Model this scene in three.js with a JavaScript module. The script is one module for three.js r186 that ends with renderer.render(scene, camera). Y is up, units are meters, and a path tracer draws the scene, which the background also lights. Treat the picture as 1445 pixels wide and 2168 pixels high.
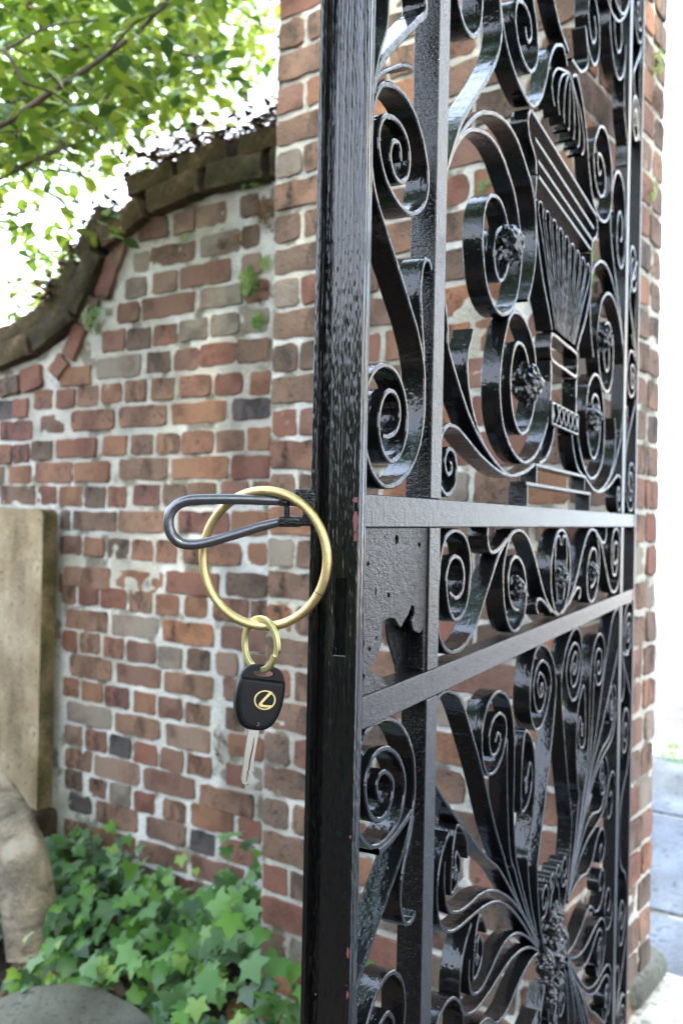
import * as THREE from 'three';
import { mergeGeometries } from 'three/addons/utils/BufferGeometryUtils.js';
import { RoundedBoxGeometry } from 'three/addons/geometries/RoundedBoxGeometry.js';

// ---------------------------------------------------------------- camera, sky, sun, exposure
const EYE = 1.15, F = 1900, CX = 722.5, CY = 1084;          // focal length and centre in the photograph's own pixels (1445 x 2168)
const scene = new THREE.Scene();
const camera = new THREE.PerspectiveCamera(2 * Math.atan(CY / F) * 180 / Math.PI, 682 / 1024, 0.02, 200);
camera.position.set(0, EYE, 0);
camera.rotation.set(0.0062, 0, 0.02);
camera.focus = 0.615;
camera.userData.fStop = 9.5;
camera.updateMatrixWorld(true);

const SUN = new THREE.Vector3(0.25, 0.75, 0.6).normalize();
function makeSky() {                                         // a bright hazy day: white near the horizon, pale blue overhead
  const w = 256, h = 128, d = new Float32Array(w * h * 4);
  for (let j = 0; j < h; j++) for (let i = 0; i < w; i++) {
    const el = ((j + 0.5) / h - 0.5) * Math.PI, az = ((i + 0.5) / w) * 2 * Math.PI;
    const up = Math.max(0, Math.sin(el)), t = Math.pow(up, 0.6);
    const wisp = 0.5 + 0.25 * Math.sin(3 * az + 5 * up) + 0.25 * Math.sin(7 * az - 9 * up + 1.3);
    const c = 0.55 * wisp * (1 - 0.5 * up);
    const r = 1.15 + (0.62 - 1.15) * t, g = 1.15 + (0.86 - 1.15) * t, b = 1.18 + (1.3 - 1.18) * t;
    const k = el < 0 ? 0.35 : 1, o = (j * w + i) * 4;
    d[o] = k * (r + (1.1 - r) * c); d[o + 1] = k * (g + (1.12 - g) * c); d[o + 2] = k * (b + (1.16 - b) * c); d[o + 3] = 1;
  }
  const t = new THREE.DataTexture(d, w, h, THREE.RGBAFormat, THREE.FloatType);
  t.mapping = THREE.EquirectangularReflectionMapping; t.magFilter = t.minFilter = THREE.LinearFilter; t.needsUpdate = true;
  return t;
}
const sky = makeSky();
scene.background = sky; scene.environment = sky;
const sun = new THREE.DirectionalLight(new THREE.Color(1, 0.95, 0.87), 5);
sun.position.copy(SUN).multiplyScalar(20); sun.target.position.set(0, 0, -2);
sun.castShadow = true; sun.shadow.radius = 9; sun.shadow.mapSize.set(2048, 2048);
Object.assign(sun.shadow.camera, { left: -8, right: 8, top: 8, bottom: -8, near: 1, far: 60 });
scene.add(sun, sun.target);
const renderer = new THREE.WebGLRenderer({ antialias: true });
renderer.setSize(682, 1024);
renderer.toneMapping = THREE.LinearToneMapping;
renderer.toneMappingExposure = 5.4;
renderer.shadowMap.enabled = true;

// ---------------------------------------------------------------- helpers
const V = (x, y, z) => new THREE.Vector3(x, y, z);
function rng(seed) { let a = seed >>> 0; return () => { a = (a + 0x6D2B79F5) | 0; let t = Math.imul(a ^ (a >>> 15), 1 | a); t = (t + Math.imul(t ^ (t >>> 7), 61 | t)) ^ t; return ((t ^ (t >>> 14)) >>> 0) / 4294967296; }; }
const hash = (x, y, s) => { let h = Math.imul(x | 0, 374761393) ^ Math.imul(y | 0, 668265263) ^ Math.imul(s | 0, 2246822519); h = Math.imul(h ^ (h >>> 13), 1274126177); return ((h ^ (h >>> 16)) >>> 0) / 4294967296; };
function noise(x, y, s = 0, per = 0) {                       // value noise, tiling every `per` cells when given
  const xi = Math.floor(x), yi = Math.floor(y), fx = x - xi, fy = y - yi, u = fx * fx * (3 - 2 * fx), v = fy * fy * (3 - 2 * fy);
  const m = (a) => per ? ((a % per) + per) % per : a, X = m(xi), X1 = m(xi + 1), Y = m(yi), Y1 = m(yi + 1);
  const a = hash(X, Y, s), b = hash(X1, Y, s), c = hash(X, Y1, s), d = hash(X1, Y1, s);
  return a + (b - a) * u + (c - a) * v + (a - b - c + d) * u * v;
}
function fbm(x, y, s = 0, per = 0, oct = 4) { let r = 0, k = 0.5, n = 0; for (let i = 0; i < oct; i++) { r += k * noise(x, y, s + i, per); n += k; x *= 2; y *= 2; per *= 2; k *= 0.5; } return r / n; }
const clamp = (x, a = 0, b = 1) => Math.min(b, Math.max(a, x)), smooth = (a, b, x) => { const t = clamp((x - a) / (b - a)); return t * t * (3 - 2 * t); }, mix = (a, b, t) => a + (b - a) * t;
function texture(w, h, fn, srgb = false) {                   // fn(u, v) -> [r, g, b] in 0..1
  const d = new Uint8Array(w * h * 4);
  for (let j = 0; j < h; j++) for (let i = 0; i < w; i++) { const c = fn(i / w, j / h), o = (j * w + i) * 4; for (let k = 0; k < 3; k++) d[o + k] = clamp(c[k]) * 255; d[o + 3] = 255; }
  const t = new THREE.DataTexture(d, w, h); t.wrapS = t.wrapT = THREE.RepeatWrapping; t.magFilter = THREE.LinearFilter; t.minFilter = THREE.LinearMipmapLinearFilter; t.generateMipmaps = true;
  if (srgb) t.colorSpace = THREE.SRGBColorSpace;
  t.needsUpdate = true; return t;
}
const grey = (f) => (u, v) => { const g = f(u, v); return [g, g, g]; };
function tiled(t, size) { const c = t.clone(); c.repeat.set(1 / size[0], 1 / size[1]); c.needsUpdate = true; return c; }   // uv are in metres
const mat = (o) => new THREE.MeshPhysicalMaterial(o);
const lin = (r, g, b) => new THREE.Color().setRGB(r, g, b);

const taken = {};
function numbered(n) { taken[n] = (taken[n] ?? -1) + 1; return taken[n] ? `${n}_${String(taken[n]).padStart(3, '0')}` : n; }
function tag(o, label, category, group, kind) { if (label) o.userData.label = label; if (category) o.userData.category = category; if (group) o.userData.group = group; if (kind) o.userData.kind = kind; return o; }
function thing(name, label, category, position = [0, 0, 0], group, kind) { const g = new THREE.Group(); g.name = numbered(name); g.position.set(...position); scene.add(g); return tag(g, label, category, group, kind); }
function part(name, geometry, material, parent) { const m = new THREE.Mesh(geometry, material); m.name = name; m.castShadow = m.receiveShadow = true; parent.add(m); return m; }
function single(name, geometry, material, label, category, group, kind) { const m = new THREE.Mesh(geometry, material); m.name = numbered(name); m.castShadow = m.receiveShadow = true; scene.add(m); return tag(m, label, category, group, kind); }
function boxUV(g) {                                          // uv in metres from the side each face looks to
  const p = g.attributes.position, n = g.attributes.normal, uv = new Float32Array(p.count * 2);
  for (let i = 0; i < p.count; i++) {
    const ax = Math.abs(n.getX(i)), ay = Math.abs(n.getY(i)), az = Math.abs(n.getZ(i));
    if (ax >= ay && ax >= az) { uv[2 * i] = p.getZ(i); uv[2 * i + 1] = p.getY(i); } else if (ay >= az) { uv[2 * i] = p.getX(i); uv[2 * i + 1] = p.getZ(i); } else { uv[2 * i] = p.getX(i); uv[2 * i + 1] = p.getY(i); }
  }
  g.setAttribute('uv', new THREE.BufferAttribute(uv, 2)); return g;
}
function box(x0, x1, y0, y1, z0, z1, r = 0.001) {
  const g = new RoundedBoxGeometry(x1 - x0, y1 - y0, z1 - z0, 2, r); g.translate((x0 + x1) / 2, (y0 + y1) / 2, (z0 + z1) / 2); return boxUV(g);
}
const merge = (list) => mergeGeometries(list.map((g) => { const n = g.index ? g.toNonIndexed() : g.clone(); for (const k of Object.keys(n.attributes)) if (!['position', 'normal', 'uv'].includes(k)) n.deleteAttribute(k); return n; }));
const FULL = new THREE.Matrix4().makeRotationFromEuler(camera.rotation);
const ray = (px, py) => V((px - CX) / F, -(py - CY) / F, -1).applyMatrix4(FULL);
const at = (px, py, depth) => { const d = ray(px, py); return d.multiplyScalar(depth / -d.z).add(V(0, EYE, 0)); };     // a pixel's ray at a depth in metres
const onGround = (px, py, y = 0) => { const d = ray(px, py); return d.multiplyScalar((y - EYE) / d.y).add(V(0, EYE, 0)); };
const pixelOf = (p) => { const q = p.clone().sub(V(0, EYE, 0)).applyMatrix4(FULL.clone().transpose()); return q.z < 0 ? [CX + F * q.x / -q.z, CY - F * q.y / -q.z] : null; };
function frame(group, x, z) { group.quaternion.setFromRotationMatrix(new THREE.Matrix4().makeBasis(x, V(0, 1, 0), z)); }

// ---------------------------------------------------------------- surfaces
const T = {};
T.paint = texture(512, 512, grey((u, v) => { const a = fbm(u * 12, v * 12, 1, 12, 3), b = fbm(u * 60, v * 60, 7, 60, 2), dots = Math.pow(noise(u * 90, v * 90, 21, 90), 7); return 0.35 * a + 0.35 * b + 0.5 * dots; }));
T.gloss = texture(256, 256, grey((u, v) => 0.7 * fbm(u * 7, v * 7, 131, 7, 3) + 0.12 * noise(u * 40, v * 40, 133, 40) + 0.35 * Math.pow(noise(u * 26, v * 26, 135, 26), 10)));
T.streak = texture(512, 1024, grey((u, v) => {              // brushed and re-brushed paint: long ridges above, smooth with specks below
  const h = v, top = smooth(0.42, 0.5, h), wrinkle = smooth(0.36, 0.42, h) * (1 - smooth(0.5, 0.56, h));
  const wob = u * 26 + 1.6 * fbm(u * 4, v * 34, 3, 0, 2), ridge = 0.6 * fbm(wob, v * 22, 5, 0, 3) + 0.4 * Math.abs(2 * noise(wob * 1.3, v * 15, 6) - 1), fine = fbm(u * 46, v * 420, 9, 0, 2);
  const sm = 0.25 * fbm(u * 9, v * 90, 11) + 0.8 * Math.pow(noise(u * 40, v * 900, 13), 14) + 0.35 * Math.pow(noise(u * 16, v * 300, 17), 8);
  const wr = fbm(u * 22, v * 330, 19, 0, 3);
  return clamp(mix(mix(sm, wr * 0.9, wrinkle), 0.85 * ridge + 0.3 * fine, top));
}));
T.brick = texture(512, 512, (u, v) => {
  const a = fbm(u * 5, v * 5, 31, 5, 5), g = noise(u * 170, v * 170, 33, 170), pit = smooth(0.82, 0.9, noise(u * 46, v * 46, 35, 46));
  const lime = smooth(0.58, 0.78, fbm(u * 11, v * 11, 37, 11, 4)) * 0.6, soot = smooth(0.52, 0.74, fbm(u * 9, v * 5, 41, 0, 4)) * 0.75;
  let k = 0.84 + 0.7 * (a - 0.5) + 0.25 * (g - 0.5) - 0.3 * pit - 0.4 * soot;
  return [mix(k, 0.86, lime), mix(k, 0.93, lime), mix(k, 1, lime)];
}, true);
T.brickLime = texture(512, 512, (u, v) => {
  const a = fbm(u * 6, v * 6, 51, 6, 5), g = noise(u * 150, v * 150, 53, 150), lime = smooth(0.42, 0.62, fbm(u * 6, v * 6, 57, 6, 5)) * 0.75;
  const k = 0.82 + 0.5 * (a - 0.5) + 0.2 * (g - 0.5);
  return [mix(k, 0.95, lime), mix(k, 1, lime), mix(k, 1, lime)];
}, true);
T.brickBump = texture(512, 512, grey((u, v) => 0.5 * fbm(u * 18, v * 18, 61, 18, 4) + 0.35 * noise(u * 150, v * 150, 63, 150) - 0.35 * smooth(0.8, 0.9, noise(u * 46, v * 46, 35, 46)) + 0.3));
T.mortar = texture(512, 512, (u, v) => { const a = fbm(u * 6, v * 6, 71, 6, 5), g = noise(u * 190, v * 190, 73, 190), dirt = smooth(0.58, 0.75, fbm(u * 8, v * 8, 77, 8, 4)) * 0.3; const k = 0.9 + 0.28 * (a - 0.5) + 0.2 * (g - 0.5) - dirt; return [k, k * (1 - 0.06 * dirt), k * (1 - 0.25 * dirt)]; }, true);
T.grain = texture(512, 512, grey((u, v) => 0.6 * fbm(u * 30, v * 30, 81, 30, 4) + 0.4 * noise(u * 200, v * 200, 83, 200)));
T.stone = texture(512, 512, (u, v) => { const a = fbm(u * 4, v * 4, 91, 4, 6), s = fbm(u * 14, v * 3, 93, 0, 4), g = noise(u * 160, v * 160, 95, 160), sp = smooth(0.8, 0.9, noise(u * 60, v * 60, 97, 60)); const k = 0.8 + 0.45 * (a - 0.5) + 0.3 * (s - 0.5) + 0.14 * (g - 0.5) - 0.2 * sp; return [k, k * (0.98 + 0.06 * (a - 0.5)), k * (0.95 + 0.2 * (a - 0.5))]; }, true);
T.moss = texture(512, 512, (u, v) => { const a = fbm(u * 6, v * 6, 101, 6, 5), m = smooth(0.45, 0.65, fbm(u * 5, v * 5, 103, 5, 5)), g = noise(u * 120, v * 120, 105, 120); const k = 0.75 + 0.6 * (a - 0.5) + 0.3 * (g - 0.5); return [k * mix(1, 0.76, m), k * mix(0.92, 0.74, m), k * mix(0.82, 0.55, m)]; }, true);
T.bark = texture(512, 512, (u, v) => { const a = fbm(u * 4, v * 4, 111, 4, 5), sp = smooth(0.66, 0.76, fbm(u * 10, v * 10, 113, 10, 3)), g = noise(u * 110, v * 110, 115, 110); const k = 0.85 + 0.95 * (a - 0.5) + 0.22 * (g - 0.5) - 0.14 * sp; return [k, k * 0.97, k * 0.93]; }, true);
T.brass = texture(512, 512, grey((u, v) => 0.6 * noise(u * 7, v * 150, 121, 0) + 0.25 * noise(u * 60, v * 60, 123, 60) + 0.3 * Math.pow(noise(u * 30, v * 200, 125), 8)));

const M = {};
const black = (o) => mat({ color: lin(0.005, 0.0051, 0.0056), roughness: 0.15, bumpMap: tiled(T.paint, [0.06, 0.06]), bumpScale: 0.0011, ...o });
M.paint = black({ bumpScale: 0.0009, roughness: 0.19 });
M.bar = black({ roughness: 0.13, bumpMap: tiled(T.gloss, [0.07, 0.07]), bumpScale: 0.0006 });
M.stile = black({ roughness: 0.17, bumpMap: tiled(T.streak, [0.05, 2.2]), bumpScale: 0.003 });
M.plate = black({ roughness: 0.26, bumpMap: tiled(T.paint, [0.05, 0.06]), bumpScale: 0.0028 });
M.worn = mat({ color: lin(0.15, 0.15, 0.165), roughness: 0.3, metalness: 0.9, bumpMap: tiled(T.paint, [0.03, 0.03]), bumpScale: 0.0002 });
M.primer = mat({ color: lin(0.17, 0.045, 0.045), roughness: 0.6 });
M.brass = mat({ color: lin(0.64, 0.485, 0.235), metalness: 1, roughness: 0.42, bumpMap: tiled(T.brass, [0.02, 0.02]), bumpScale: 0.00016 });
M.brassPale = mat({ color: lin(0.66, 0.58, 0.3), metalness: 1, roughness: 0.46, bumpMap: tiled(T.brass, [0.02, 0.02]), bumpScale: 0.00005 });
M.plastic = mat({ color: lin(0.0035, 0.004, 0.0055), specularIntensity: 0.45, roughness: 0.36, bumpMap: tiled(T.grain, [0.03, 0.03]), bumpScale: 0.00004 });
M.gilt = mat({ color: lin(0.62, 0.5, 0.22), metalness: 0.8, roughness: 0.42 });
M.nickel = mat({ color: lin(0.42, 0.42, 0.38), metalness: 1, roughness: 0.28, bumpMap: tiled(T.brass, [0.02, 0.02]), bumpScale: 0.00004 });
M.dark = mat({ color: lin(0.02, 0.018, 0.015), roughness: 0.8 });
const BRICKS = [];
for (const [c, lime] of [['#8a6350', 0], ['#936850', 1], ['#7d6251', 0], ['#86594a', 1], ['#705b4d', 0], ['#a37153', 0], ['#967867', 1], ['#908072', 1], ['#5a514e', 0], ['#856153', 1], ['#8b6a56', 0], ['#7c554b', 0]])
  BRICKS.push(mat({ color: new THREE.Color(c), roughness: 0.92, map: tiled(lime ? T.brickLime : T.brick, [0.35, 0.35]), bumpMap: tiled(T.brickBump, [0.2, 0.2]), bumpScale: 0.0025 }));
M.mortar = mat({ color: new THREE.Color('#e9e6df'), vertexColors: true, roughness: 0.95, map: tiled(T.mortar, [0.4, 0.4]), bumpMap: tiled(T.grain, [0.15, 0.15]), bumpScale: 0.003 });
M.core = mat({ color: new THREE.Color('#b9ad9c'), roughness: 0.95, map: tiled(T.mortar, [0.4, 0.4]), bumpMap: tiled(T.grain, [0.15, 0.15]), bumpScale: 0.003 });
M.coping = ['#9b8871', '#8a8069', '#a48c77', '#7d715f'].map((c) => mat({ color: new THREE.Color(c), roughness: 0.95, map: tiled(T.moss, [0.3, 0.3]), bumpMap: tiled(T.brickBump, [0.12, 0.12]), bumpScale: 0.012 }));
// ---------------------------------------------------------------- garden wall: every brick (start, end, height in mm along the wall face, from eye height)
const WALL = [165,274,825,304,378,823,384,491,830,542,602,831,144,204,734,211,380,740,401,537,744,550,604,748,114,194,661,225,316,664,330,509,667,553,616,670,84,169,592,184,384,595,412,551,598,564,640,599,24,115,513,127,218,510,233,317,513,335,433,516,446,543,520,563,642,520,1,178,433,-155,-27,418,208,296,436,311,403,435,409,532,441,542,644,441,-282,-203,355,-175,-95,352,-82,8,354,21,104,357,124,204,358,231,312,358,337,448,358,466,558,356,589,650,352,-251,-146,275,-106,77,280,101,286,283,309,505,284,528,652,285,-286,-197,194,-170,1,197,38,129,201,152,233,201,251,336,200,351,461,201,475,568,202,584,654,204,-269,-101,122,-88,62,123,104,294,129,314,514,129,530,656,130,-440,-272,52,-258,-173,52,-156,-55,49,-37,47,47,60,131,48,167,265,55,281,363,55,379,474,59,497,587,62,605,655,62,-145,-107,-24,-90,93,-25,108,288,-24,343,520,-22,534,651,-20,-143,-55,-102,-33,43,-103,64,146,-105,164,245,-106,263,335,-106,365,565,-106,592,653,-101,-122,72,-197,94,283,-197,303,491,-192,518,655,-185,-133,-74,-252,-56,21,-251,38,141,-253,160,244,-255,264,349,-257,371,449,-256,478,594,-255,604,659,-254,-112,67,-327,90,271,-329,295,474,-331,510,656,-330,-122,-63,-395,-43,36,-394,59,135,-398,154,263,-400,279,363,-404,386,463,-401,492,560,-402,589,658,-397,-87,88,-466,113,285,-470,303,478,-474,519,655,-468,-115,-53,-536,-33,49,-539,69,161,-542,185,265,-545,283,367,-548,387,467,-550,526,592,-546,602,657,-543,-94,89,-611,110,284,-616,314,474,-621,537,650,-615,-104,-32,-681,-11,73,-684,92,173,-684,189,277,-691,295,376,-692,394,476,-691,535,592,-696,601,652,-692,-102,11,-752,28,209,-756,230,421,-759,443,626,-769,-97,-25,-816,8,74,-823,99,177,-826,196,271,-831,306,390,-833,414,557,-828,581,653,-831,-83,14,-882,44,205,-892,247,391,-895,-487,-392,331,-385,-315,332,-447,-293,260,-487,-390,186,-377,-305,186,-500,-427,118,-397,-295,117];
const COPING = [-421,454,-293,475,-172,517,-88,560,-38,620,5,686,40,745,68,804,106,836,201,842,311,855,432,873,548,878,666,872];
function brickShape(r, w, h) {                               // one worn brick, face at z = 0.006, about 60 triangles
  const c = 0.004 + 0.005 * r(), pts = [], hw = w / 2, hh = h / 2, j = () => (r() - 0.5) * 0.005;
  const along = (x0, y0, x1, y1, k) => { for (let i = 0; i < k; i++) { const t = i / k; pts.push([mix(x0, x1, t) + j(), mix(y0, y1, t) + j()]); } };
  const m = w > 0.14 ? 7 : 4;
  along(-hw + c, -hh, hw - c, -hh, m); along(hw - c, -hh, hw, -hh + c, 1); along(hw, -hh + c, hw, hh - c, 2); along(hw, hh - c, hw - c, hh, 1);
  along(hw - c, hh, -hw + c, hh, m); along(-hw + c, hh, -hw, hh - c, 1); along(-hw, hh - c, -hw, -hh + c, 2); along(-hw, -hh + c, -hw + c, -hh, 1);
  const N = pts.length, pos = [], idx = [], tilt = (r() - 0.5) * 0.03, lean = (r() - 0.5) * 0.05, bulge = 0.0046 + (r() - 0.5) * 0.0036;
  const ring = (s, z) => { for (const [x, y] of pts) pos.push(x * (1 - s / hw), y * (1 - s / hh), z + (s > 0 ? tilt * x + lean * y : 0)); };
  ring(0, -0.02); ring(0, bulge - 0.0025); ring(0.0016, bulge); ring(0.00161, bulge);
  for (let k = 0; k < 2; k++) for (let i = 0; i < N; i++) { const a = k * N + i, b = k * N + (i + 1) % N; idx.push(a, b, b + N, a, b + N, a + N); }
  pos.push(0, 0, bulge + 0.0006); for (let i = 0; i < N; i++) idx.push(3 * N + i, 3 * N + (i + 1) % N, 4 * N);
  const g = new THREE.BufferGeometry(), uv = [], ox = r() * 3, oy = r() * 3;
  for (let i = 0; i < pos.length; i += 3) uv.push(pos[i] + ox, pos[i + 1] + oy);
  g.setAttribute('position', new THREE.Float32BufferAttribute(pos, 3)); g.setAttribute('uv', new THREE.Float32BufferAttribute(uv, 2)); g.setIndex(idx); g.computeVertexNormals(); return g;
}
const br = rng(11), SHAPES = { 0.06: [], 0.09: [], 0.12: [], 0.2: [] };
for (const w of Object.keys(SHAPES)) for (let i = 0; i < 10; i++) SHAPES[w].push(brickShape(br, +w, 0.058));
function brick(parent, x0, x1, y, h, r, tone, turn = 0) {
  const w = x1 - x0, key = Object.keys(SHAPES).reduce((a, b) => Math.abs(b - w) < Math.abs(a - w) ? b : a), list = SHAPES[key];
  const m = part('brick', list[Math.floor(r() * list.length)], BRICKS[tone ?? [0, 1, 2, 3, 4, 10, 11, 0, 1, 2, 10, 9, 6, 3, 5, 0, 4, 1, 10, 8][Math.floor(r() * 20)]], parent);
  m.position.set((x0 + x1) / 2, y, (r() - 0.5) * 0.004); m.scale.set(w / +key, h / 0.058, 1); m.rotation.z = turn + (r() - 0.5) * 0.02; return m;
}
function mortarSkin(u0, u1, v0, topOf, nu, nv, seed, whiteAt, holes) {   // the uneven face of the joints, with smears of newer mortar
  const pos = [], uv = [], col = [], idx = [];
  for (let j = 0; j <= nv; j++) for (let i = 0; i <= nu; i++) {
    const u = mix(u0, u1, i / nu), v = mix(v0, topOf(u), j / nv);
    const patch = smooth(0.55, 0.68, fbm(u * 5 + 3, v * 4, seed, 0, 4)), z = 0.0035 * (fbm(u * 40, v * 40, seed + 1, 0, 3) - 0.5) * 2 + 0.0014 * patch + 0.0004;
    pos.push(u, v, z); uv.push(u, v);
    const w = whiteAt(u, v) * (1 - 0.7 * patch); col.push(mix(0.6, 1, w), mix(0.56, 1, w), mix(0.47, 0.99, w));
  }
  for (let j = 0; j < nv; j++) for (let i = 0; i < nu; i++) { const a = j * (nu + 1) + i, b = a + 1, c = a + nu + 1; idx.push(a, b, c + 1, a, c + 1, c); }
  const g = new THREE.BufferGeometry(); g.setAttribute('position', new THREE.Float32BufferAttribute(pos, 3)); g.setAttribute('uv', new THREE.Float32BufferAttribute(uv, 2)); g.setAttribute('color', new THREE.Float32BufferAttribute(col, 3)); g.setIndex(idx); g.computeVertexNormals(); return g;
}
const WD = V(0.84481908, 0, 0.53505208), WN = V(-0.53505208, 0, 0.84481908), W0 = V(-0.74474938, 0, -2.71);
const onWall = (u, v, out = 0) => W0.clone().addScaledVector(WD, u).addScaledVector(WN, out).add(V(0, v + EYE, 0));
const wallPx = (px, py, out = 0) => { const d = ray(px, py), o = W0.clone().addScaledVector(WN, out), t = o.dot(WN) / d.dot(WN); const q = d.multiplyScalar(t); return [q.clone().sub(W0).dot(WD), q.y]; };
const wall = thing('brick_wall', 'old red brick garden wall with a ramped mossy coping beside the taller pier', 'wall', W0.toArray());
frame(wall, WD, WN);
{
  const r = rng(5), path = []; for (let i = 0; i < COPING.length; i += 2) path.push([COPING[i] / 1000, COPING[i + 1] / 1000]);
  path.unshift([-2.4, 0.40], [-1.2, 0.42], [-0.7, 0.435]); path.push([1.05, 0.885]);
  const topOf = (u) => { for (let i = 1; i < path.length; i++) if (u <= path[i][0]) { const t = clamp((u - path[i - 1][0]) / (path[i][0] - path[i - 1][0])); return mix(path[i - 1][1], path[i][1], t) + EYE; } return path.at(-1)[1] + EYE; };
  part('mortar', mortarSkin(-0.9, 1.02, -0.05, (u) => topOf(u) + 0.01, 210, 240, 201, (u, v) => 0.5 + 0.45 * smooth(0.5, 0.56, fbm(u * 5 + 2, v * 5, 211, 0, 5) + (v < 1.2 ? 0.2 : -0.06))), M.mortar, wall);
  const s = new THREE.Shape(); s.moveTo(-2.4, -0.1); s.lineTo(1.03, -0.1); s.lineTo(1.03, topOf(1.03)); for (let u = 1.0; u >= -2.4; u -= 0.02) s.lineTo(u, topOf(u)); s.closePath();
  const core = new THREE.ExtrudeGeometry(s, { depth: 0.3, bevelEnabled: false }); core.translate(0, 0, -0.31); part('core', core, M.core, wall);
  const tones = { 6: 7, 7: 2, 8: 7, 10: 9, 11: 6, 13: 9, 14: 7, 15: 9, 21: 7, 22: 7, 29: 3 };
  for (let i = 0, n = 0; i < WALL.length; i += 3, n++) {
    const y = WALL[i + 2] / 1000 + EYE, low = WALL[i + 2] < -300, h = 0.0615 + (r() - 0.5) * 0.006;
    brick(wall, WALL[i] / 1000 - 0.003, WALL[i + 1] / 1000 + 0.003, y, h, r, tones[n] ?? (WALL[i + 2] > 500 ? [7, 6, 9, 2, 0, 6, 9, 4][Math.floor(r() * 8)] : low && r() < 0.2 ? [6, 7, 9][Math.floor(r() * 3)] : undefined));
  }
  for (const [u, v, w, h, turn, tone] of [[0.045, 0.702, 0.12, 0.062, 1.15, 11], [-0.094, 0.523, 0.11, 0.06, 1.05, 3], [-0.162, 0.451, 0.07, 0.058, 0.8, 0], [-0.291, 0.425, 0.1, 0.075, 0.15, 3], [0.085, 0.78, 0.1, 0.055, 1.2, 2], [-0.4, 0.405, 0.1, 0.06, 0.1, 4], [-0.03, 0.61, 0.09, 0.05, 1.05, 4]]) brick(wall, u - w / 2, u + w / 2, v + EYE, h, r, tone, turn).position.z += 0.012;
  for (const [v, list] of [[-0.968, [[-0.1, 0.0], [0.015, 0.2], [0.215, 0.4], [0.415, 0.6]]], [-1.04, [[-0.1, 0.09], [0.105, 0.2], [0.215, 0.31], [0.325, 0.5], [0.515, 0.65]]], [-0.898, [[0.41, 0.5], [0.515, 0.64]]], [-1.11, [[0.1, 0.29], [0.3, 0.49], [0.5, 0.65]]], [-0.22, [[-0.147, -0.13]]]]) for (const [a, b] of list) brick(wall, a, b, v + EYE, 0.06, r);
  // the coping: two courses laid along the sweep, standing out from the face
  const L = [0]; for (let i = 1; i < path.length; i++) L.push(L[i - 1] + Math.hypot(path[i][0] - path[i - 1][0], path[i][1] - path[i - 1][1]));
  const on = (d) => { let i = 1; while (i < L.length - 1 && L[i] < d) i++; const t = (d - L[i - 1]) / (L[i] - L[i - 1]); return [mix(path[i - 1][0], path[i][0], t), mix(path[i - 1][1], path[i][1], t)]; };
  const block = (w, h, dp, q) => {                            // a weathered coping brick: worn corners, pitted faces
    const g = new THREE.BoxGeometry(w, h, dp, 14, 5, 10), p = g.attributes.position;
    for (let k = 0; k < p.count; k++) {
      let x = p.getX(k), y = p.getY(k), z = p.getZ(k); const e = [Math.abs(x) / (w / 2), Math.abs(y) / (h / 2), Math.abs(z) / (dp / 2)].sort((a, b) => b - a), worn = 1 - 0.1 * smooth(0.75, 1, e[1]) * (h / 2) / Math.max(0.03, h / 2);
      y *= 1 - 0.35 * (1 - worn); z -= Math.sign(z) * 0.003 * smooth(0.8, 1, e[1]); x -= Math.sign(x) * 0.003 * smooth(0.85, 1, e[1]);
      p.setXYZ(k, x + 0.01 * (fbm(y * 60 + q, z * 40, 5, 0, 3) - 0.5), y + 0.012 * (fbm(x * 34 + q, z * 30, 6, 0, 3) - 0.5), z + 0.016 * (fbm(x * 36 + q, y * 46, 7, 0, 3) - 0.5));
    }
    g.computeVertexNormals(); return boxUV(g);
  };
  for (const [lift, out, h, len, shift] of [[0.044, 0.045, 0.072, 0.215, 0], [0.116, 0.028, 0.06, 0.2, 0.1]])
    for (let d = shift; d < L.at(-1) - 0.05; d += len) {
      const a = on(d + 0.009), b = on(Math.min(d + len - 0.009, L.at(-1))), ang = Math.atan2(b[1] - a[1], b[0] - a[0]), cx = (a[0] + b[0]) / 2 - Math.sin(ang) * lift, cy = (a[1] + b[1]) / 2 + Math.cos(ang) * lift;
      const m = part('coping_brick', block(Math.hypot(b[0] - a[0], b[1] - a[1]), h, 0.4, d * 7 + lift * 50), M.coping[Math.floor(r() * 4)], wall);
      m.position.set(cx, cy + EYE, out - 0.2 + (r() - 0.5) * 0.012); m.rotation.z = ang + (r() - 0.5) * 0.05;
    }
  wall.on = on; wall.reach = L.at(-1);
}

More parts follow.
